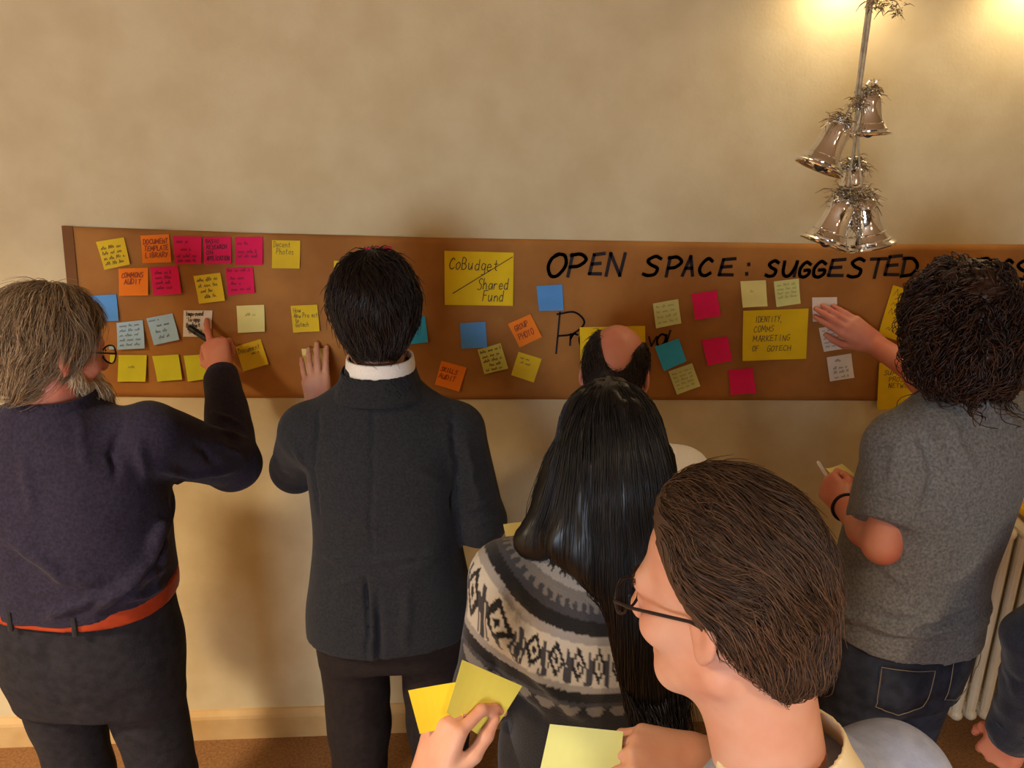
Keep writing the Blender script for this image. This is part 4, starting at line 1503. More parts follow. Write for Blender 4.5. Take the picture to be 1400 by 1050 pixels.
SR, ER, WR = V(.168, 0, 1.31), V(.220, -.01, 1.085), V(.12, .23, 1.06)
hd = unit(p.A(424, 478, 2.248) - p.A(434, 562, 2.195))
HW = p.A(436, 560, 2.195)
a1, tips2 = arm_mesh([EL * .4 + HW * .6, HW], [.038, .027], dict(w=HW, d=hd, b=(.05, -1, .25), l=(1, 0, 0), curls=((12, 16, 8), (10, 16, 8), (12, 16, 10), (14, 14, 8)), thumb=(.8, .55, -.2, .15), s=1.0, spread=.9), h=.0029)
a2, _ = arm_mesh([ER * .4 + WR * .6, WR], [.038, .028], dict(w=WR, d=(-.7, .6, .3), b=(.2, .5, .8), l=(0, -.3, 1), curls=((35, 40, 20),) * 4), h=.0035)
p.add('body', join_parts([head_mesh(HD, neck), inner_torso(keys2, neck, **LEGS), a1, a2]), M_SKIN)
p.eyes(HD)
jk = garment(p, 'blazer', keys2, [([SL, EL, EL * .06 + HW * .94], [.070, .060, .044]), ([SR, ER, ER * .06 + WR * .94], [.070, .060, .046])], M_BLAZER, n=2.5, k=.018,
        traps=[(V(-.03, .0, 1.385), SL + V(-.002, 0, .006), .052, .060), (V(.03, .0, 1.385), SR + V(.002, 0, .006), .052, .060)], seed=9, wr=(.0025, 9, (1, 1, .6)),
        px=[([(640, 600), (655, 680)], .009, .005), ([(672, 690), (632, 702)], .007, .006), ([(678, 712), (640, 722)], .007, .005), ([(430, 758), (500, 772), (610, 756)], .007, .005), ([(440, 800), (497, 797)], .006, .005), ([(500, 795), (501, 850), (500, 906)], .005, -.012), ([(505, 800), (507, 900)], .007, .004),
            ([(392, 600), (420, 645)], .009, .005), ([(434, 556), (424, 640), (432, 700)], .006, -.007), ([(618, 556), (626, 640), (620, 700)], .006, -.007), ([(512, 530), (510, 640), (508, 760)], .004, -.003), ([(560, 640), (610, 660)], .010, .004), ([(450, 700), (520, 730)], .012, .004), ([(560, 800), (555, 890)], .012, .004)],
        clips=[(V(0, -.15, .805), V(.05, .1, -1))],
        folds=[(V(-.012, -.145, .97), V(-.018, -.155, .78), .006, -.014), (V(-.035, -.145, .96), V(-.04, -.155, .79), .012, .005), (V(0, -.15, 1.42), V(0, -.15, .96), .004, -.0025),
               (V(-.15, -.11, 1.06), V(0, -.13, 1.0), .010, .004), (V(0, -.13, 1.0), V(.15, -.11, 1.06), .010, .004), (V(-.16, -.09, 1.30), V(-.15, -.11, 1.08), .008, -.005), (V(.16, -.09, 1.30), V(.15, -.11, 1.06), .008, -.006),
               (V(.07, -.13, 1.16), V(.15, -.11, 1.14), .008, .004), (SL + V(-.03, -.06, -.1), EL + V(-.02, -.06, .06), .01, .004), (SR + V(.05, -.05, -.08), ER + V(0, -.06, .08), .012, .004), (ER + V(.05, -.04, .03), ER + V(-.03, -.06, .06), .008, -.005)])
ring(p, 'jacket_collar', [(1.405, 0, -.002, .108, .098), (1.425, 0, .0, .096, .091), (1.445, 0, .004, .088, .086), (1.465, 0, .008, .082, .083)], M_BLAZER, inner=.006, parent=jk, clips=[(V(0, .05, 1.44), V(0, 1, .3))])
M_SHIRTW = mat('shirt_white', (226, 222, 214), .85, col2=(218, 214, 206), nscale=240)
ring(p, 'shirt_collar', [(1.44, 0, .008, .080, .080), (1.468, .004, .008, .077, .079), (1.492, .004, .010, .074, .078)], M_SHIRTW, inner=.007, h=.0025, clips=[(V(0, .07, 1.47), V(0, 1, .4))])
cuff_tube(p, 'shirt_cuff', EL * .1 + HW * .9, HW + hd * .004, .034, .033, M_SHIRTW)
hipk = [(.72, 0, 0, .16, .11), (.84, 0, 0, .185, .13), (.95, 0, 0, .18, .125), (1.02, 0, 0, .17, .12)]
p.legs(mat('trousers_dark_brown', (34, 26, 24), .9, col2=(24, 18, 18), nscale=60, bump=.2, bscale=240), hipk, **LEGS, seed=3, r=(.094, .078, .066))
p.shoes(LEGS['ankles'], M_SHOE)
M_H2 = hair_mat('hair_dark_brown', (18, 12, 9), (46, 31, 24), .4)


def _e(F):
    F.ell(HD.P(0, -.03, .03), V(.090, .090, .104), k=.02, R=HD.R)


Fh = hair_core(HD, (.014, .014, .017), nape=-.085, extra=_e)
v, q = Fh.mesh()
rt = hair_roots(v, HD, 3600, std_mask, 2)
S1 = grow_hair(Fh, rt, (.035, .080), 7, .012, lambda P: np.broadcast_to(V(.0, -.2, -1), P.shape) + 1.2 * (P - HD.P(-.015, -.03, .13)) * V(1, 1, .2) / .1, jitter=.17, lowf=.65, fly=.03, seed=31)
p.add('hair', join_parts([(v, q), strands_mesh(S1, np.full(len(S1), .0014))]), M_H2)

# ------------------------------------------------------------------ bald person by the wall
p = Person('person with bald crown and dark fringe in white shirt by the banner', (.375, 1.93, 0), -8)
HD = Head(p.W((.368, 1.985, 1.362)), rotm(-12, -24, 0), 1.0)
LB = dict(hips=((-.09, .0, .70), (.09, .0, .70)), knees=((-.10, .03, .38), (.10, .03, .38)), ankles=((-.11, -.03, .09), (.11, -.03, .09)))
keys3 = [(.70, 0, -.02, .175, .13), (.85, 0, -.01, .175, .13), (.98, 0, 0, .19, .13), (1.06, 0, .01, .175, .125), (1.125, 0, .015, .15, .11), (1.18, 0, .02, .105, .085), (1.235, 0, .03, .072, .072)]
neck = V(-.005, .03, 1.19)
SL, EL, WL = V(-.118, .05, 1.07), V(-.13, .09, .85), V(-.06, .22, .90)
SR, ER, WR = V(.165, .02, 1.11), V(.20, .05, .87), V(.08, .24, .92)
a1, _ = arm_mesh([EL * .4 + WL * .6, WL], [.036, .028], dict(w=WL, d=(.7, .5, .4), b=(-.5, .5, .6), l=(.2, -.3, .9), curls=((35, 40, 20),) * 4), h=.0035)
a2, _ = arm_mesh([ER * .4 + WR * .6, WR], [.036, .028], dict(w=WR, d=(-.7, .5, .4), b=(.5, .5, .6), l=(-.2, -.3, .9), curls=((35, 40, 20),) * 4), h=.0035)
p.add('body', join_parts([head_mesh(HD, neck), inner_torso(keys3, neck, **LB), a1, a2]), M_SKINRED)
p.eyes(HD)
sh3 = garment(p, 'shirt', keys3, [([SL, EL, EL * .1 + WL * .9], [.074, .060, .045]), ([SR, ER, ER * .1 + WR * .9], [.074, .060, .045])], M_SHIRTW, h=.009,
        traps=[(V(0, .02, 1.17), SL, .050, .058), (V(0, .02, 1.17), SR, .050, .058)], clips=[(V(0, 0, .72), V(0, 0, -1))], seed=12)
ring(p, 'collar', [(1.19, 0, .02, .088, .082), (1.215, 0, .024, .078, .076), (1.245, 0, .03, .071, .071)], M_SHIRTW, parent=sh3, clips=[(V(.0, .09, 1.23), V(0, 1, .4))])
p.legs(M_DARKPANTS, [(.60, 0, 0, .16, .11), (.70, 0, 0, .178, .13), (.82, 0, 0, .172, .125)], **LB, seed=6, h=.009)
p.shoes(LB['ankles'], M_SHOE)
M_H3 = hair_mat('hair_fringe_brown', (18, 12, 10), (60, 44, 34), .5)
Fh = hair_core(HD, (.007, .007, .003), nape=-.085)
Fh.ell(HD.P(.012, -.03, .135), V(.052, .170, .126), R=HD.R, sub=True, k=.012)
Fh.ell(HD.P(.020, -.115, .060), V(.036, .05, .062), R=HD.R, sub=True, k=.012)
v, q = Fh.mesh()
rt = hair_roots(v, HD, 2600, std_mask, 4)
S1 = grow_hair(Fh, rt, (.018, .04), 5, .006, lambda P: np.broadcast_to(V(0, -.5, -1), P.shape) * 1.0, jitter=.3, lowf=.7, fly=.12, seed=41)
p.add('hair', join_parts([(v, q), strands_mesh(S1, np.full(len(S1), .0012))]), M_H3)

# ------------------------------------------------------------------ person with long black hair and patterned sweater
p = Person('person with long straight black hair in patterned knit sweater holding a pen', (.235, 1.36, 0), 0)
HD = Head(p.W((.248, 1.375, 1.415)), rotm(4, -12, 0), .97)
LG = dict(hips=((-.09, .0, .76), (.09, .0, .76)), knees=((-.10, .03, .42), (.10, .03, .42)), ankles=((-.105, -.03, .09), (.105, -.03, .09)))
keys4 = [(.70, 0, 0, .185, .145), (.84, 0, 0, .172, .14), (.96, 0, 0, .172, .138), (1.07, 0, 0, .180, .135), (1.16, 0, .0, .174, .125), (1.22, 0, .0, .138, .104), (1.265, 0, .01, .085, .080), (1.285, .005, .012, .07, .07)]
neck = V(.005, .015, 1.22)
WLp = p.A(694, 806, 1.50)
SL, EL = V(-.168, -.01, 1.175), V(-.215, -.015, .935)
SR, ER, WR = V(.168, -.01, 1.175), V(.235, .02, .93), V(.08, .21, 1.03)
hdl = unit(p.A(700, 775, 1.56) - WLp)
WLp = p.A(700, 830, 1.50)
a1, _ = arm_mesh([EL * .4 + WLp * .6, WLp], [.034, .025], dict(w=WLp, d=(.25, .55, .8), b=(-.85, -.2, .4), l=(.1, -.7, .6), curls=((45, 50, 25), (50, 55, 30), (55, 55, 30), (55, 55, 30)), s=.9), h=.003)
WR = p.A(770, 800, 1.55)
a2, _ = arm_mesh([ER * .4 + WR * .6, WR], [.034, .025], dict(w=WR, d=(-.75, .3, .6), b=(.4, .4, .7), l=(-.2, -.6, .7), curls=((35, 40, 25),) * 4, s=.9), h=.0035)
p.add('body', join_parts([head_mesh(HD, neck, nr=.048, jaw=.94), inner_torso(keys4, neck, **LG), a1, a2]), M_SKIN)
p.eyes(HD)
v, q = garment(p, 'sweater', keys4, [([SL, EL, EL * .12 + WLp * .88], [.076, .064, .046]), ([SR, ER, ER * .12 + WR * .88], [.076, .064, .046])], None, h=.0042,
        traps=[(V(0, .0, 1.235), SL, .052, .066), (V(0, .0, 1.235), SR, .052, .066)], clips=[(V(0, 0, .71), V(0, 0, -1))], seed=14, wr=(.003, 8, (1, 1, .8)),
        px=[([(668, 850), (715, 905), (760, 950), (800, 985)], .016, .008), ([(690, 800), (700, 830), (735, 880)], .012, -.006), ([(670, 900), (690, 950), (740, 985)], .014, -.008)], mesh_only=True)
# knitted bands: distance from the neck along the yoke, angle round it
dv = v - V(.003, .012, 1.285)
rr = np.sqrt(dv[:, 0] ** 2 * .90 + dv[:, 1] ** 2 * 1.05 + dv[:, 2] ** 2 * .95)
ang = np.arctan2(dv[:, 0], -dv[:, 1])
BLK, CHA, GRY, LGT, WHT = lin((22, 21, 24))[:3], lin((54, 54, 60))[:3], lin((104, 99, 95))[:3], lin((138, 134, 130))[:3], lin((178, 171, 158))[:3]
cols = np.tile(np.array(BLK), (len(v), 1))


def band(a, b, c, cond=True):
    m = (rr >= a) & (rr < b) & cond
    cols[m] = c


st_ = lambda n: (ang * n / (2 * math.pi)) % 1.0
kn_ = (np.floor(rr / .0085) + np.floor(ang * 18)).astype(int)
band(0, .085, GRY)
band(.085, .150, LGT)
band(.085 + 0, .142, BLK, (st_(34) < .52) & (rr < .142 - .010 * np.sin(ang * 34) ** 2))
band(.150, .166, GRY)
band(.166, .190, CHA)
band(.166, .178, GRY, st_(60) < .45)
band(.190, .212, BLK)
band(.212, .226, LGT)
u_, w_ = st_(26), (rr - .226) / .075
band(.226, .301, WHT)
dia = np.abs(u_ - .5) * 2 + np.abs(w_ - .45) * 1.9
band(.226, .301, BLK, (np.abs(dia - .62) < .16) | (dia < .22))
band(.226, .301, CHA, ((np.minimum(u_, 1 - u_) < .07) & (w_ > .15)) | ((np.abs(np.minimum(u_, 1 - u_) - .14) < .035) & (np.abs(w_ - .6) < .3)))
band(.296, .308, LGT)
band(.308, .326, BLK)
band(.326, .352, GRY, (np.abs(st_(22) - .5) + np.abs(rr - .339) * 22) < .42)
band(.326, .334, CHA)
me = np_mesh('sweater', v, q, True)
ca = me.color_attributes.new('knit', 'FLOAT_COLOR', 'POINT')
ca.data.foreach_set('color', np.concatenate([cols, np.ones((len(v), 1))], 1).astype(np.float32).ravel())
M_KNIT = mat('sweater_knit', (60, 60, 60), .95, bump=.5, bscale=330, sheen=.15)
vc = M_KNIT.node_tree.nodes.new('ShaderNodeVertexColor')
vc.layer_name = 'knit'
M_KNIT.node_tree.links.new(vc.outputs[0], M_KNIT.node_tree.nodes['Principled BSDF'].inputs['Base Color'])
swo = link('sweater', me, M_KNIT, p.e)
ring(p, 'neckband', [(1.245, .004, .010, .082, .078), (1.275, .005, .013, .074, .074), (1.30, .006, .015, .070, .070)], mat('sweater_rib', (46, 46, 50), .95, bump=.4, bscale=200), parent=swo)
p.legs(M_DARKPANTS, [(.62, 0, 0, .165, .12), (.74, 0, 0, .182, .14), (.86, 0, 0, .165, .13)], **LG, seed=16, h=.009, r=(.092, .062, .05))
p.shoes(LG['ankles'], M_SHOE)
# long hair falling over the back
M_H4 = hair_mat('hair_black', (7, 6, 7), (22, 17, 17), .3)
Fh = Field(V(-.24, -.26, .66), V(.28, .2, 1.62), .006)
Fh.ell(HD.P(0, -.014, .036), V(.090, .108, .108), R=HD.R)
bkx = lambda z: .0
strip = [(1.53, .008, -.010, .040, .040), (1.49, .009, -.030, .074, .064), (1.44, .010, -.050, .094, .074), (1.36, .004, -.080, .108, .064), (1.305, .002, -.100, .116, .056), (1.27, .016, -.114, .104, .050), (1.22, .042, -.130, .072, .046), (1.13, .055, -.148, .054, .042), (1.03, .066, -.158, .048, .040), (.93, .074, -.166, .046, .036), (.84, .080, -.170, .042, .032), (.78, .082, -.170, .03, .024)]
Fh.loft(strip, k=.02, n=2.2)
Fh.cap(HD.P(-.085, -.005, -.01), V(-.118, -.04, 1.275), .035, .036, k=.03)
Fh.cap(V(-.118, -.04, 1.275), V(-.150, .05, 1.25), .036, .022, k=.03)
Fh.cap(V(-.150, .05, 1.25), V(-.145, .14, 1.08), .022, .012, k=.02)
Fh.cap(HD.P(.085, -.005, -.01), V(.115, -.07, 1.22), .035, .042, k=.03)
Fh.cap(V(.115, -.07, 1.22), V(.105, -.15, 1.0), .042, .03, k=.03)
Fh.clip(HD.P(0, .074, .05), HD.D(0, .92, -.4))
v, q = Fh.mesh()
v = smooth_verts(v, q, 3)
nr_ = vnormals(v, q)
v = v + nr_ * (.005 * vnoise(v * V(38, 38, 3), 5) + .003 * vnoise(v * V(80, 80, 4), 7))[:, None]
rt = np.concatenate([hair_roots(v, HD, 2400, lambda l: (l[:, 2] > -.02) & (l[:, 1] < .07), 6), v[RNG.choice(np.argwhere((v[:, 2] < 1.45 - .25 * RNG.uniform(0, 1, len(v)) ** .6)).ravel(), 1300)]])
S1 = grow_hair(Fh, rt, (.20, .50), 12, .004, lambda P: np.broadcast_to(V(.05, -.02, -1), P.shape) + 1.0 * np.clip((P[:, 2:3] - 1.40) / .1, 0, 1) * (P - HD.P(0, .0, .13)) * V(1, 1, 0) / .1, jitter=.03, lowf=.08, fly=.04, seed=51, follow=.03)
lim = np.interp(S1[:, :, 2], [1.03, 1.19, 1.255, 1.28], [.02, -.012, -.065, -.2])
S1 = S1[(S1[:, :, 0] > lim).all(1) | (S1[:, :, 1] > -.03).all(1)]
p.add('hair', join_parts([(v, q), strands_mesh(S1, np.full(len(S1), .0010), .4)]), M_H4)
# pen and paper in the hands
pa, pb = at(682, 756, 1.535), at(699, 800, 1.49)
pen = thing('ballpoint_pen', 'white ballpoint pen held upright beside the patterned sweater', 'pen', pb)
bm = bmesh.new()
d = Vector(pa - pb)
tube(bm, [Vector(), d * .05, d * .55, d * .9, d * .97, d], [.003, .0055, .0062, .0052, .0036, .0022], 14)
link('pen_barrel', bm_mesh('pen_barrel', bm, True), M_PW, pen)
bm = bmesh.new()
tube(bm, [d * .62 + Vector((0.002, -.0065, 0)), d * .84 + Vector((.002, -.0062, 0))], .0017, 8)
link('clip', bm_mesh('clip', bm, True), mat('pen_blue', (40, 46, 130), .4), pen)
bm = bmesh.new()
tube(bm, [d * .0, d * -.09], [.0058, .0056], 12)
link('pen_grip', bm_mesh('pen_grip', bm, True), mat('pen_grip_red', (190, 60, 40), .5), pen)


def held_paper(name, label, quad, y, col, thick=.0006, bend=.004, cat='sticky note', tilt=0.0):
    W = [at(px, py, yy) for (px, py), yy in zip(quad, y if isinstance(y, (list, tuple)) else [y] * 4)]
    c = sum(W) / 4
    nrm = unit(np.cross(W[1] - W[0], W[3] - W[0]))
    t = thing(name, label, cat, c)
    vs, qs = [], []
    N = 8
    for th in (0, thick):
        for i in range(N):
            for j in range(N):
                u, v = i / (N - 1), j / (N - 1)
                P = (W[0] * (1 - u) + W[1] * u) * (1 - v) + (W[3] * (1 - u) + W[2] * u) * v
                vs.append(P - c + nrm * (th + bend * 4 * u * (1 - u) + bend * v * v))
    k = N * N
    for i in range(N - 1):
        for j in range(N - 1):
            a, b, cc, d = i * N + j, (i + 1) * N + j, (i + 1) * N + j + 1, i * N + j + 1
            qs += [(a, b, cc, d), (k + d, k + cc, k + b, k + a)]
        for (a, b) in ((i * N, (i + 1) * N), ((i + 1) * N + N - 1, i * N + N - 1), (i + 1, i), ((N - 1) * N + i, (N - 1) * N + i + 1)):
            qs.append((b, a, k + a, k + b))
    rgb = NOTE_COL[col]
    link('sheet', np_mesh('sheet', vs, qs, False), mat('note_' + col, rgb, .75, col2=tuple(int(x * .94) for x in rgb), nscale=9), t)
    return t


held_paper('sticky_note', 'pale yellow paper held in front of the long black hair', [(688, 717), (742, 713), (756, 776), (701, 780)], 1.57, 'paleyellow')

# ------------------------------------------------------------------ curly-haired person in the grey t-shirt
p = Person('person with dark curly hair in grey t-shirt and jeans pressing a note flat', (1.03, 1.60, 0), 14)
M_TEE = mat('tee_heather_grey', (122, 120, 118), .95, col2=(84, 83, 83), nscale=170, ndetail=5, bump=.25, bscale=300, sheen=.08, ramp=(.3, .7))
M_JEANS = mat('denim_dark', (48, 54, 68), .9, col2=(28, 32, 44), nscale=26, ndetail=6, bump=.35, bscale=320)
HD = Head(p.W((1.018, 1.635, 1.570)), rotm(10, -10, 0), 1.0)
keys5 = [(.80, -.05, -.01, .188, .140), (.90, -.046, -.005, .182, .142), (1.02, -.038, 0, .168, .138), (1.15, -.018, 0, .172, .136), (1.26, -.004, 0, .184, .132), (1.34, .01, .0, .178, .112), (1.40, .015, .005, .115, .086), (1.44, .02, .015, .070, .070)]
neck = V(.02, .015, 1.38)
SL = p.A(1236, 612, 1.57); EL = p.A(1206, 746, 1.50); WL = p.A(1154, 690, 1.72)
SR = V(.195, .02, 1.335); ER = p.A(1318, 556, 1.95); WR = p.A(1196, 470, 2.232)
LT = dict(hips=((-.135, .0, .82), (.045, .0, .82)), knees=((-.145, .02, .45), (.045, .03, .45)), ankles=((-.150, -.03, .09), (.055, -.03, .09)))
print('TEE', [round(float(np.linalg.norm(a - b)), 3) for a, b in ((SL, EL), (EL, WL), (SR, ER), (ER, WR))], SL, SR)
d5 = unit(p.A(1112, 413, 2.272) - WR)
hl = unit(p.A(1122, 652, 1.84) - WL)
a1, tips5 = arm_mesh([SR, ER, WR], [.048, .043, .029], dict(w=WR + d5 * .005, d=d5, b=p.dirw(.1, -1, .15), l=p.dirw(-.58, 0, -.8), curls=((6, 10, 6), (5, 9, 5), (5, 9, 5), (6, 10, 6)), thumb=(.5, .8, -.4, .3), spread=-.1), h=.0034)
a2, tips5b = arm_mesh([SL, EL, EL * .62 + WL * .38, WL], [.046, .036, .039, .027], dict(w=WL, d=hl, b=p.dirw(-.75, -.5, .3), l=p.dirw(.25, -.3, .9), curls=((40, 50, 25), (48, 55, 30), (52, 60, 30), (55, 60, 30)), thumb=(.3, .9, -.45, .3), s=.95), h=.0034, elbow=False)
p.add('body', join_parts([head_mesh(HD, neck), inner_torso(keys5, neck, **LT), a1, a2]), M_SKINRED)
p.eyes(HD)
se, sr_ = SL * .26 + EL * .74, SR * .45 + ER * .55
tee = garment(p, 't_shirt', keys5, [([SL, se + (EL - SL) * .15], [.074, .066], (se, EL - SL)), ([SR, sr_ + (ER - SR) * .15], [.078, .072], (sr_, ER - SR))], M_TEE,
        traps=[(V(.01, .0, 1.385), SL + V(0, 0, .008), .052, .062), (V(.02, .0, 1.385), SR + V(0, 0, .008), .052, .062)], clips=[(V(0, -.14, .865), V(-.10, .05, -1))], seed=22, wr=(.0035, 10, (1, 1, .8)),
        px=[([(1255, 588), (1276, 650), (1264, 705)], .008, -.007), ([(1140, 838), (1230, 864), (1335, 822)], .009, .008), ([(1180, 852), (1260, 872), (1338, 850)], .008, .007), ([(1200, 832), (1290, 848)], .009, .006), ([(1300, 800), (1345, 770)], .010, .005), ([(1345, 542), (1396, 582)], .008, .006), ([(1355, 530), (1400, 562)], .007, .006), ([(1180, 676), (1250, 698)], .005, -.003), ([(1225, 600), (1215, 660)], .009, .005), ([(1290, 560), (1330, 640)], .012, .004), ([(1240, 800), (1200, 770)], .010, .005)],
        folds=[(V(-.17, -.11, .97), V(.12, -.13, .935), .010, .006), (V(-.10, -.13, .93), V(.15, -.11, .985), .012, .007), (V(.0, -.14, .91), V(.18, -.10, 1.03), .010, .006), (V(-.15, -.11, .90), V(.06, -.14, .90), .010, .006),
               (SL + V(.05, -.07, .03), SL + V(.06, -.11, -.14), .009, -.006), (SL + V(.09, -.07, .03), SL + V(.11, -.12, -.10), .008, .005), (V(.09, -.08, 1.385), V(.17, -.08, 1.32), .009, .006), (V(.12, -.06, 1.38), V(.19, -.07, 1.31), .008, .006), (SL + V(-.05, -.05, -.1), SL + V(.02, -.09, -.13), .008, .004)])
ring(p, 'neckband', [(1.412, .018, .006, .084, .080), (1.428, .019, .008, .079, .076), (1.442, .02, .010, .075, .073)], M_TEE, inner=.005, parent=tee)
hipk = [(.70, -.045, 0, .160, .115), (.80, -.048, 0, .180, .138), (.90, -.046, 0, .176, .138), (.98, -.04, 0, .166, .13)]
M_STITCH = mat('denim_stitch', (128, 116, 98), .8)
jeans = p.legs(M_JEANS, hipk, **LT, seed=26, r=(.098, .074, .062), h=.0075, folds=[(V(-.046, -.13, .95), V(-.046, -.12, .74), .012, -.012), (V(-.045, -.12, .745), V(.08, -.11, .80), .010, -.008), (V(-.045, -.12, .745), V(-.15, -.10, .80), .010, -.008)])
jm = jeans.data
jv = np.empty(len(jm.vertices) * 3, np.float32); jm.vertices.foreach_get('co', jv); jv = jv.reshape(-1, 3)


def on_jeans(x, z, off=.0015):
    """point on the back of the jeans"""
    m = (np.abs(jv[:, 0] - x) < .012) & (np.abs(jv[:, 2] - z) < .012)
    y = jv[m, 1].min() if m.any() else -.13
    return V(x, y - off, z)


for x0, x1 in ((-.185, -.070), (-.022, .095)):
    bm = bmesh.new()
    zt, zb = .868, .735
    path = [(x0, zt), (x1, zt - .012), (x1 - .004, zb + .02), ((x0 + x1) / 2, zb), (x0 + .006, zb + .024), (x0, zt)]
    pts = []
    for (a, b), (c, d) in zip(path, path[1:]):
        for t in np.linspace(0, 1, 8, endpoint=False):
            pts.append(on_jeans(a + (c - a) * t, b + (d - b) * t))
    tube(bm, pts, .0010, 5, closed=True)
    p.bm('pocket_stitching', bm, M_STITCH, parent=jeans)
p.shoes(LT['ankles'], M_SHOE)
# wristband
bm = bmesh.new()
wc = WL - hl * .012
ax = unit(WL - EL)
s1 = unit(np.cross(ax, V(0, 0, 1))); s2 = np.cross(ax, s1)
tube(bm, [wc + (s1 * math.cos(a) + s2 * math.sin(a)) * .0325 for a in np.linspace(0, 2 * math.pi, 25)[:-1]], .0045, 8, closed=True)
p.bm('wristband', bm, mat('wristband_black', (20, 18, 18), .6))
# curly hair
M_H5 = hair_mat('hair_curly_brown', (18, 10, 7), (72, 41, 25), .4)
Fh = Field(HD.c - .24, HD.c + .22, .0062)
Fh.ell(HD.P(0, -.018, .036), V(.086, .106, .112), R=HD.R)
Fh.ell(HD.P(-.060, -.035, -.030), V(.058, .082, .085), R=HD.R, k=.03)
Fh.ell(HD.P(.060, -.035, -.030), V(.058, .082, .085), R=HD.R, k=.03)
Fh.ell(HD.P(0, -.075, -.045), V(.095, .062, .075), R=HD.R, k=.03)
Fh.clip(HD.P(0, .082, .055), HD.D(0, .92, -.4))
v, q = Fh.mesh()
nr_ = vnormals(v, q)
v = v + nr_ * (.010 * vnoise(v * 45, 15) + .006 * vnoise(v * 90, 17))[:, None]
rt = hair_roots(v, HD, 2200, lambda l: l[:, 2] > -.13, 8)
S1 = grow_hair(Fh, rt, (.08, .16), 18, .012, lambda P: np.broadcast_to(V(0, -.1, -1), P.shape) + .45 * (P - HD.P(0, -.02, .13)) * V(1, 1, 0) / .1, jitter=.2, lowf=.7, fly=.12, seed=61, curl=.011, curln=1.7)
p.add('hair', join_parts([(v, q), strands_mesh(S1, np.full(len(S1), .0018), .5)]), M_H5)
# pen and folded paper in the left hand
fa = at(1140, 662, 1.83)
t = thing('white_pen', 'slim white pen in the hand with the black wristband', 'pen', at(1131, 652, 1.85))
bm = bmesh.new()
d = Vector(at(1118, 631, 1.86) - at(1131, 652, 1.85))
tube(bm, [d * -1.2, d * .9, d], [.0042, .0042, .0030], 12)
link('pen_barrel', bm_mesh('pen_barrel', bm, True), M_PW, t)
bm = bmesh.new()
tube(bm, [d * -1.55, d * -1.2], [.0012, .004], 12)
link('pen_tip', bm_mesh('pen_tip', bm, True), M_CAPK, t)
held_paper('paper_pad', 'folded pale yellow paper in the hand with the black wristband', [(1129, 640), (1151, 634), (1180, 656), (1168, 684)], [1.86, 1.88, 1.84, 1.80], 'paleyellow', bend=.008, cat='paper')

# ------------------------------------------------------------------ person with glasses in front of the camera
p = Person('person with glasses and short brown hair, nearest, holding yellow sticky notes', (.37, .74, 0), 24)
HD = Head(p.W((.288, .800, 1.492)), rotm(24, -14, 0), 1.04)
keys6 = [(.76, 0, 0, .20, .15), (.90, 0, 0, .19, .14), (1.05, 0, 0, .19, .14), (1.15, 0, 0, .19, .135), (1.22, 0, .0, .160, .108), (1.26, 0, .005, .112, .086), (1.285, 0, .01, .085, .076)]
neck = V(-.01, .01, 1.25)
SL, EL = V(-.170, .0, 1.20), p.W((.06, .62, 1.02))
SR, ER = V(.172, .0, 1.20), p.W((.52, 1.00, 1.00))
WL = p.W(at(585, 1075, .93)); WR = p.W(at(955, 1035, .92))
print('FG', [round(float(np.linalg.norm(a - b)), 3) for a, b in ((SL, EL), (EL, WL), (SR, ER), (ER, WR))])
dl = unit(p.W(at(620, 955, .98)) - WL)
dr = unit(p.W(at(800, 1015, .95)) - WR)
a1, tipsL = arm_mesh([EL * .6 + WL * .4, WL], [.038, .029], dict(w=WL, d=dl, b=p.dirw(-.75, -.6, .3), l=p.dirw(.6, -.3, .6), curls=((40, 45, 20), (45, 45, 25), (48, 48, 25), (50, 50, 25)), thumb=(.35, .85, -.55, .2)), h=.0029)
a2, tipsR = arm_mesh([ER * .6 + WR * .4, WR], [.038, .029], dict(w=WR, d=dr, b=p.dirw(.1, -.35, .95), l=p.dirw(-.1, -.8, -.3), curls=((25, 35, 20), (30, 35, 20), (32, 38, 20), (34, 40, 20)), thumb=(.4, .85, -.35, .2)), h=.0029)
LF = dict(hips=((-.10, .0, .82), (.10, .0, .82)), knees=((-.105, .03, .45), (.105, .03, .45)), ankles=((-.11, -.03, .09), (.11, -.03, .09)))
p.add('body', join_parts([head_mesh(HD, neck, h=.0032), inner_torso(keys6, neck, **LF), a1, a2]), M_SKIN)
p.eyes(HD)
p.glasses(HD, M_FRAME)
M_SHIRTB = mat('shirt_pale_blue', (158, 166, 192), .85, col2=(144, 152, 178), nscale=40, bump=.15, bscale=260)
sh6 = garment(p, 'shirt', keys6, [([SL, EL, EL * .25 + WL * .75], [.078, .064, .046]), ([SR, ER, ER * .25 + WR * .75], [.078, .064, .046])], M_SHIRTB, h=.005,
        traps=[(V(0, .0, 1.265), SL, .050, .060), (V(0, .0, 1.265), SR, .050, .060)], clips=[(V(0, 0, .82), V(0, 0, -1))], seed=32, wr=(.003, 8, (1, 1, .8)))
cl6 = ring(p, 'collar', [(-.032, 0, 0, .088, .083), (0, 0, 0, .078, .075), (.026, 0, 0, .073, .072)], mat('collar_cream', (222, 204, 164), .85), inner=.007, parent=sh6, h=.003)
cl6.location = (-.010, .014, 1.303)
cl6.rotation_euler = (math.radians(-12), math.radians(-12), 0)
p.legs(M_DARKPANTS, [(.70, 0, 0, .165, .12), (.82, 0, 0, .188, .14), (.94, 0, 0, .182, .132)], **LF, seed=36, h=.009)
p.shoes(LF['ankles'], M_SHOE)
M_H6 = hair_mat('hair_brown', (38, 26, 19), (106, 76, 54), .45)


def _e6(F):
    F.ell(HD.P(0, .0, .045), V(.088, .098, .104), k=.02, R=HD.R)


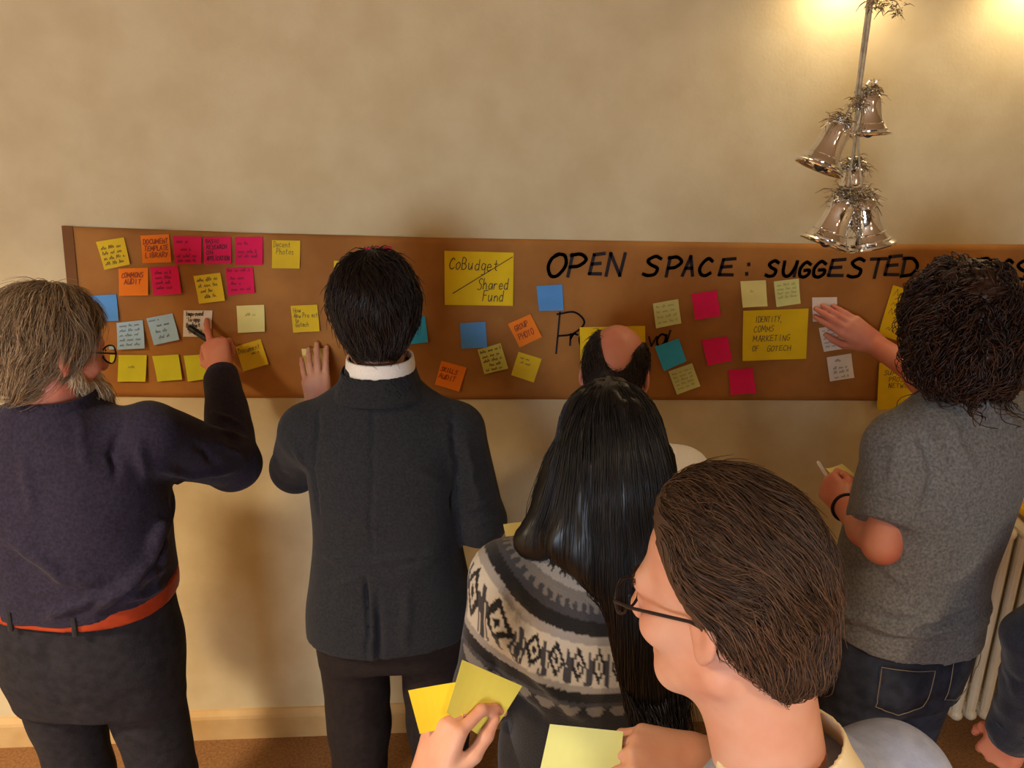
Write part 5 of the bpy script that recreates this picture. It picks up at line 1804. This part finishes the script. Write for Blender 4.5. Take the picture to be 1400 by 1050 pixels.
Fh = hair_core(HD, (.012, .010, .014), nape=-.082, extra=_e6, front=False)
Fh.clip(HD.P(0, .018, .06), HD.D(0, 1, -.50))
Fh.clip(HD.P(0, -.008, .0), HD.D(0, .8, -.6))
v, q = Fh.mesh()
rt = hair_roots(v, HD, 5000, lambda l: (l[:, 1] < -.022 + .50 * l[:, 2]) & (l[:, 2] > -.10), 10)
S1 = grow_hair(Fh, rt, (.03, .065), 7, .006, lambda P: np.clip((HD.loc(P)[:, 2:3] + .035) / .09, -.35, 1.2) * HD.D(0, -1.0, 0) + HD.D(0, 0, -.9) + .6 * np.clip((HD.loc(P)[:, 2:3]) / .05, 0, 1) * (P - HD.P(0, .03, .12)) * V(1, 1, .2) / .1, jitter=.16, lowf=.5, fly=.03, seed=71)
p.add('hair', join_parts([(v, q), strands_mesh(S1, np.full(len(S1), .0009))]), M_H6)
# sideburn and eyebrow strands
bm = bmesh.new()
rb = random.Random(5)
for sx in (-1, 1):
    for i in range(60):
        x = rb.uniform(.014, .052)
        a = HD.P(sx * x, .095 - (x - .02) * .45, .030 + .006 * math.sin((x - .014) / .038 * 3.1) + rb.uniform(-.002, .002))
        b = a + HD.D(sx * .008, .001, .003 - .004 * (x / .05))
        tube(bm, [a, b], [.0006, .0002], 3, caps=False)
p.bm('eyebrows', bm, M_H6)['kind'] = 'stuff'
held_paper('sticky_note_pad', 'larger yellow sticky note held up by the nearest person', [(632, 902), (714, 938), (668, 1014), (612, 975)], [.99, 1.01, .96, .95], 'olive', bend=.004)
held_paper('sticky_note_pad', 'smaller deep yellow sticky note between fingers of the nearest hand', [(558, 944), (628, 932), (634, 992), (574, 1004)], [.975, .985, .955, .945], 'yellow', bend=.003)
held_paper('sticky_note_pad', 'pale yellow sticky note at the bottom edge in the nearest right hand', [(752, 990), (852, 1000), (846, 1075), (735, 1070)], [.95, .95, .90, .90], 'palegreen', bend=.003)

# ------------------------------------------------------------------ person at the right edge, navy sleeve
p = Person('person in navy sweater at the right edge with one arm hanging down', (1.36, 1.22, 0), 8)
M_NAVYK = mat('sweater_navy', (26, 32, 48), .95, col2=(18, 22, 36), nscale=70, bump=.4, bscale=260, sheen=.15)
HD = Head(V(.0, .03, 1.60), rotm(5, -6, 0), .98)
keys7 = [(.82, 0, 0, .20, .15), (.95, 0, 0, .19, .14), (1.12, 0, 0, .195, .14), (1.26, 0, 0, .205, .135), (1.34, 0, .0, .18, .112), (1.40, 0, .005, .115, .086), (1.44, 0, .01, .074, .072)]
neck = V(0, .01, 1.38)
SL = V(-.185, 0, 1.335); EL = p.A(1432, 880, 1.20); WL = p.A(1384, 1008, 1.26)
SR, ER, WR = V(.185, 0, 1.345), V(.24, -.01, 1.07), V(.25, .1, .83)
print('NV', [round(float(np.linalg.norm(a - b)), 3) for a, b in ((SL, EL), (EL, WL))])
dn = unit(WL - EL + V(0, .05, 0))
a1, _ = arm_mesh([EL * .5 + WL * .5, WL], [.036, .028], dict(w=WL, d=dn, b=p.dirw(-.8, -.6, 0), l=p.dirw(.1, .8, -.1), curls=((25, 30, 15), (28, 32, 15), (30, 34, 18), (32, 36, 18)), thumb=(.5, .8, -.3, .2)), h=.003)
a2, _ = arm_mesh([ER * .5 + WR * .5, WR], [.036, .028], dict(w=WR, d=(.0, .25, -1), b=(.9, 0, .1), l=(0, 1, .1), curls=((25, 30, 15),) * 4), h=.0035)
p.add('body', join_parts([head_mesh(HD, neck, h=.005), inner_torso(keys7, neck, **LF), a1, a2]), M_SKINRED)
p.eyes(HD)
sw7 = garment(p, 'sweater', keys7, [([SL, EL, EL * .12 + WL * .88], [.078, .066, .050]), ([SR, ER, ER * .12 + WR * .88], [.078, .064, .048])], M_NAVYK, h=.007,
        traps=[(V(0, .0, 1.39), SL, .052, .062), (V(0, .0, 1.39), SR, .052, .062)], clips=[(V(0, 0, .84), V(0, 0, -1))], seed=42, wr=(.008, 16, (1, 1, 1.3)))
cuff_tube(p, 'cuff', EL * .25 + WL * .75, WL + dn * .002, .050, .045, M_NAVYK, sw7)
cuff_tube(p, 'cuff', ER * .25 + WR * .75, WR, .048, .043, M_NAVYK, sw7)
ring(p, 'neckband', [(1.41, 0, .004, .088, .082), (1.43, 0, .006, .080, .077), (1.448, 0, .010, .075, .073)], M_NAVYK, parent=sw7)
p.legs(mat('trousers_navy', (26, 30, 44), .9, bump=.2, bscale=240), [(.72, 0, 0, .165, .12), (.84, 0, 0, .188, .14), (.96, 0, 0, .182, .132)], **LF, seed=46, h=.009)
p.shoes(LF['ankles'], M_SHOE)
Fh = hair_core(HD, (.012, .012, .016), nape=-.088)
v, q = Fh.mesh()
rt = hair_roots(v, HD, 1000, std_mask, 12)
S1 = grow_hair(Fh, rt, (.03, .06), 5, .006, lambda P: np.broadcast_to(V(0, -.3, -.9), P.shape) + 1.2 * (P - HD.P(0, -.03, .12)) * V(1, 1, .2) / .1, jitter=.2, lowf=.5, seed=81)
p.add('hair', join_parts([(v, q), strands_mesh(S1, np.full(len(S1), .0011))]), M_H2)
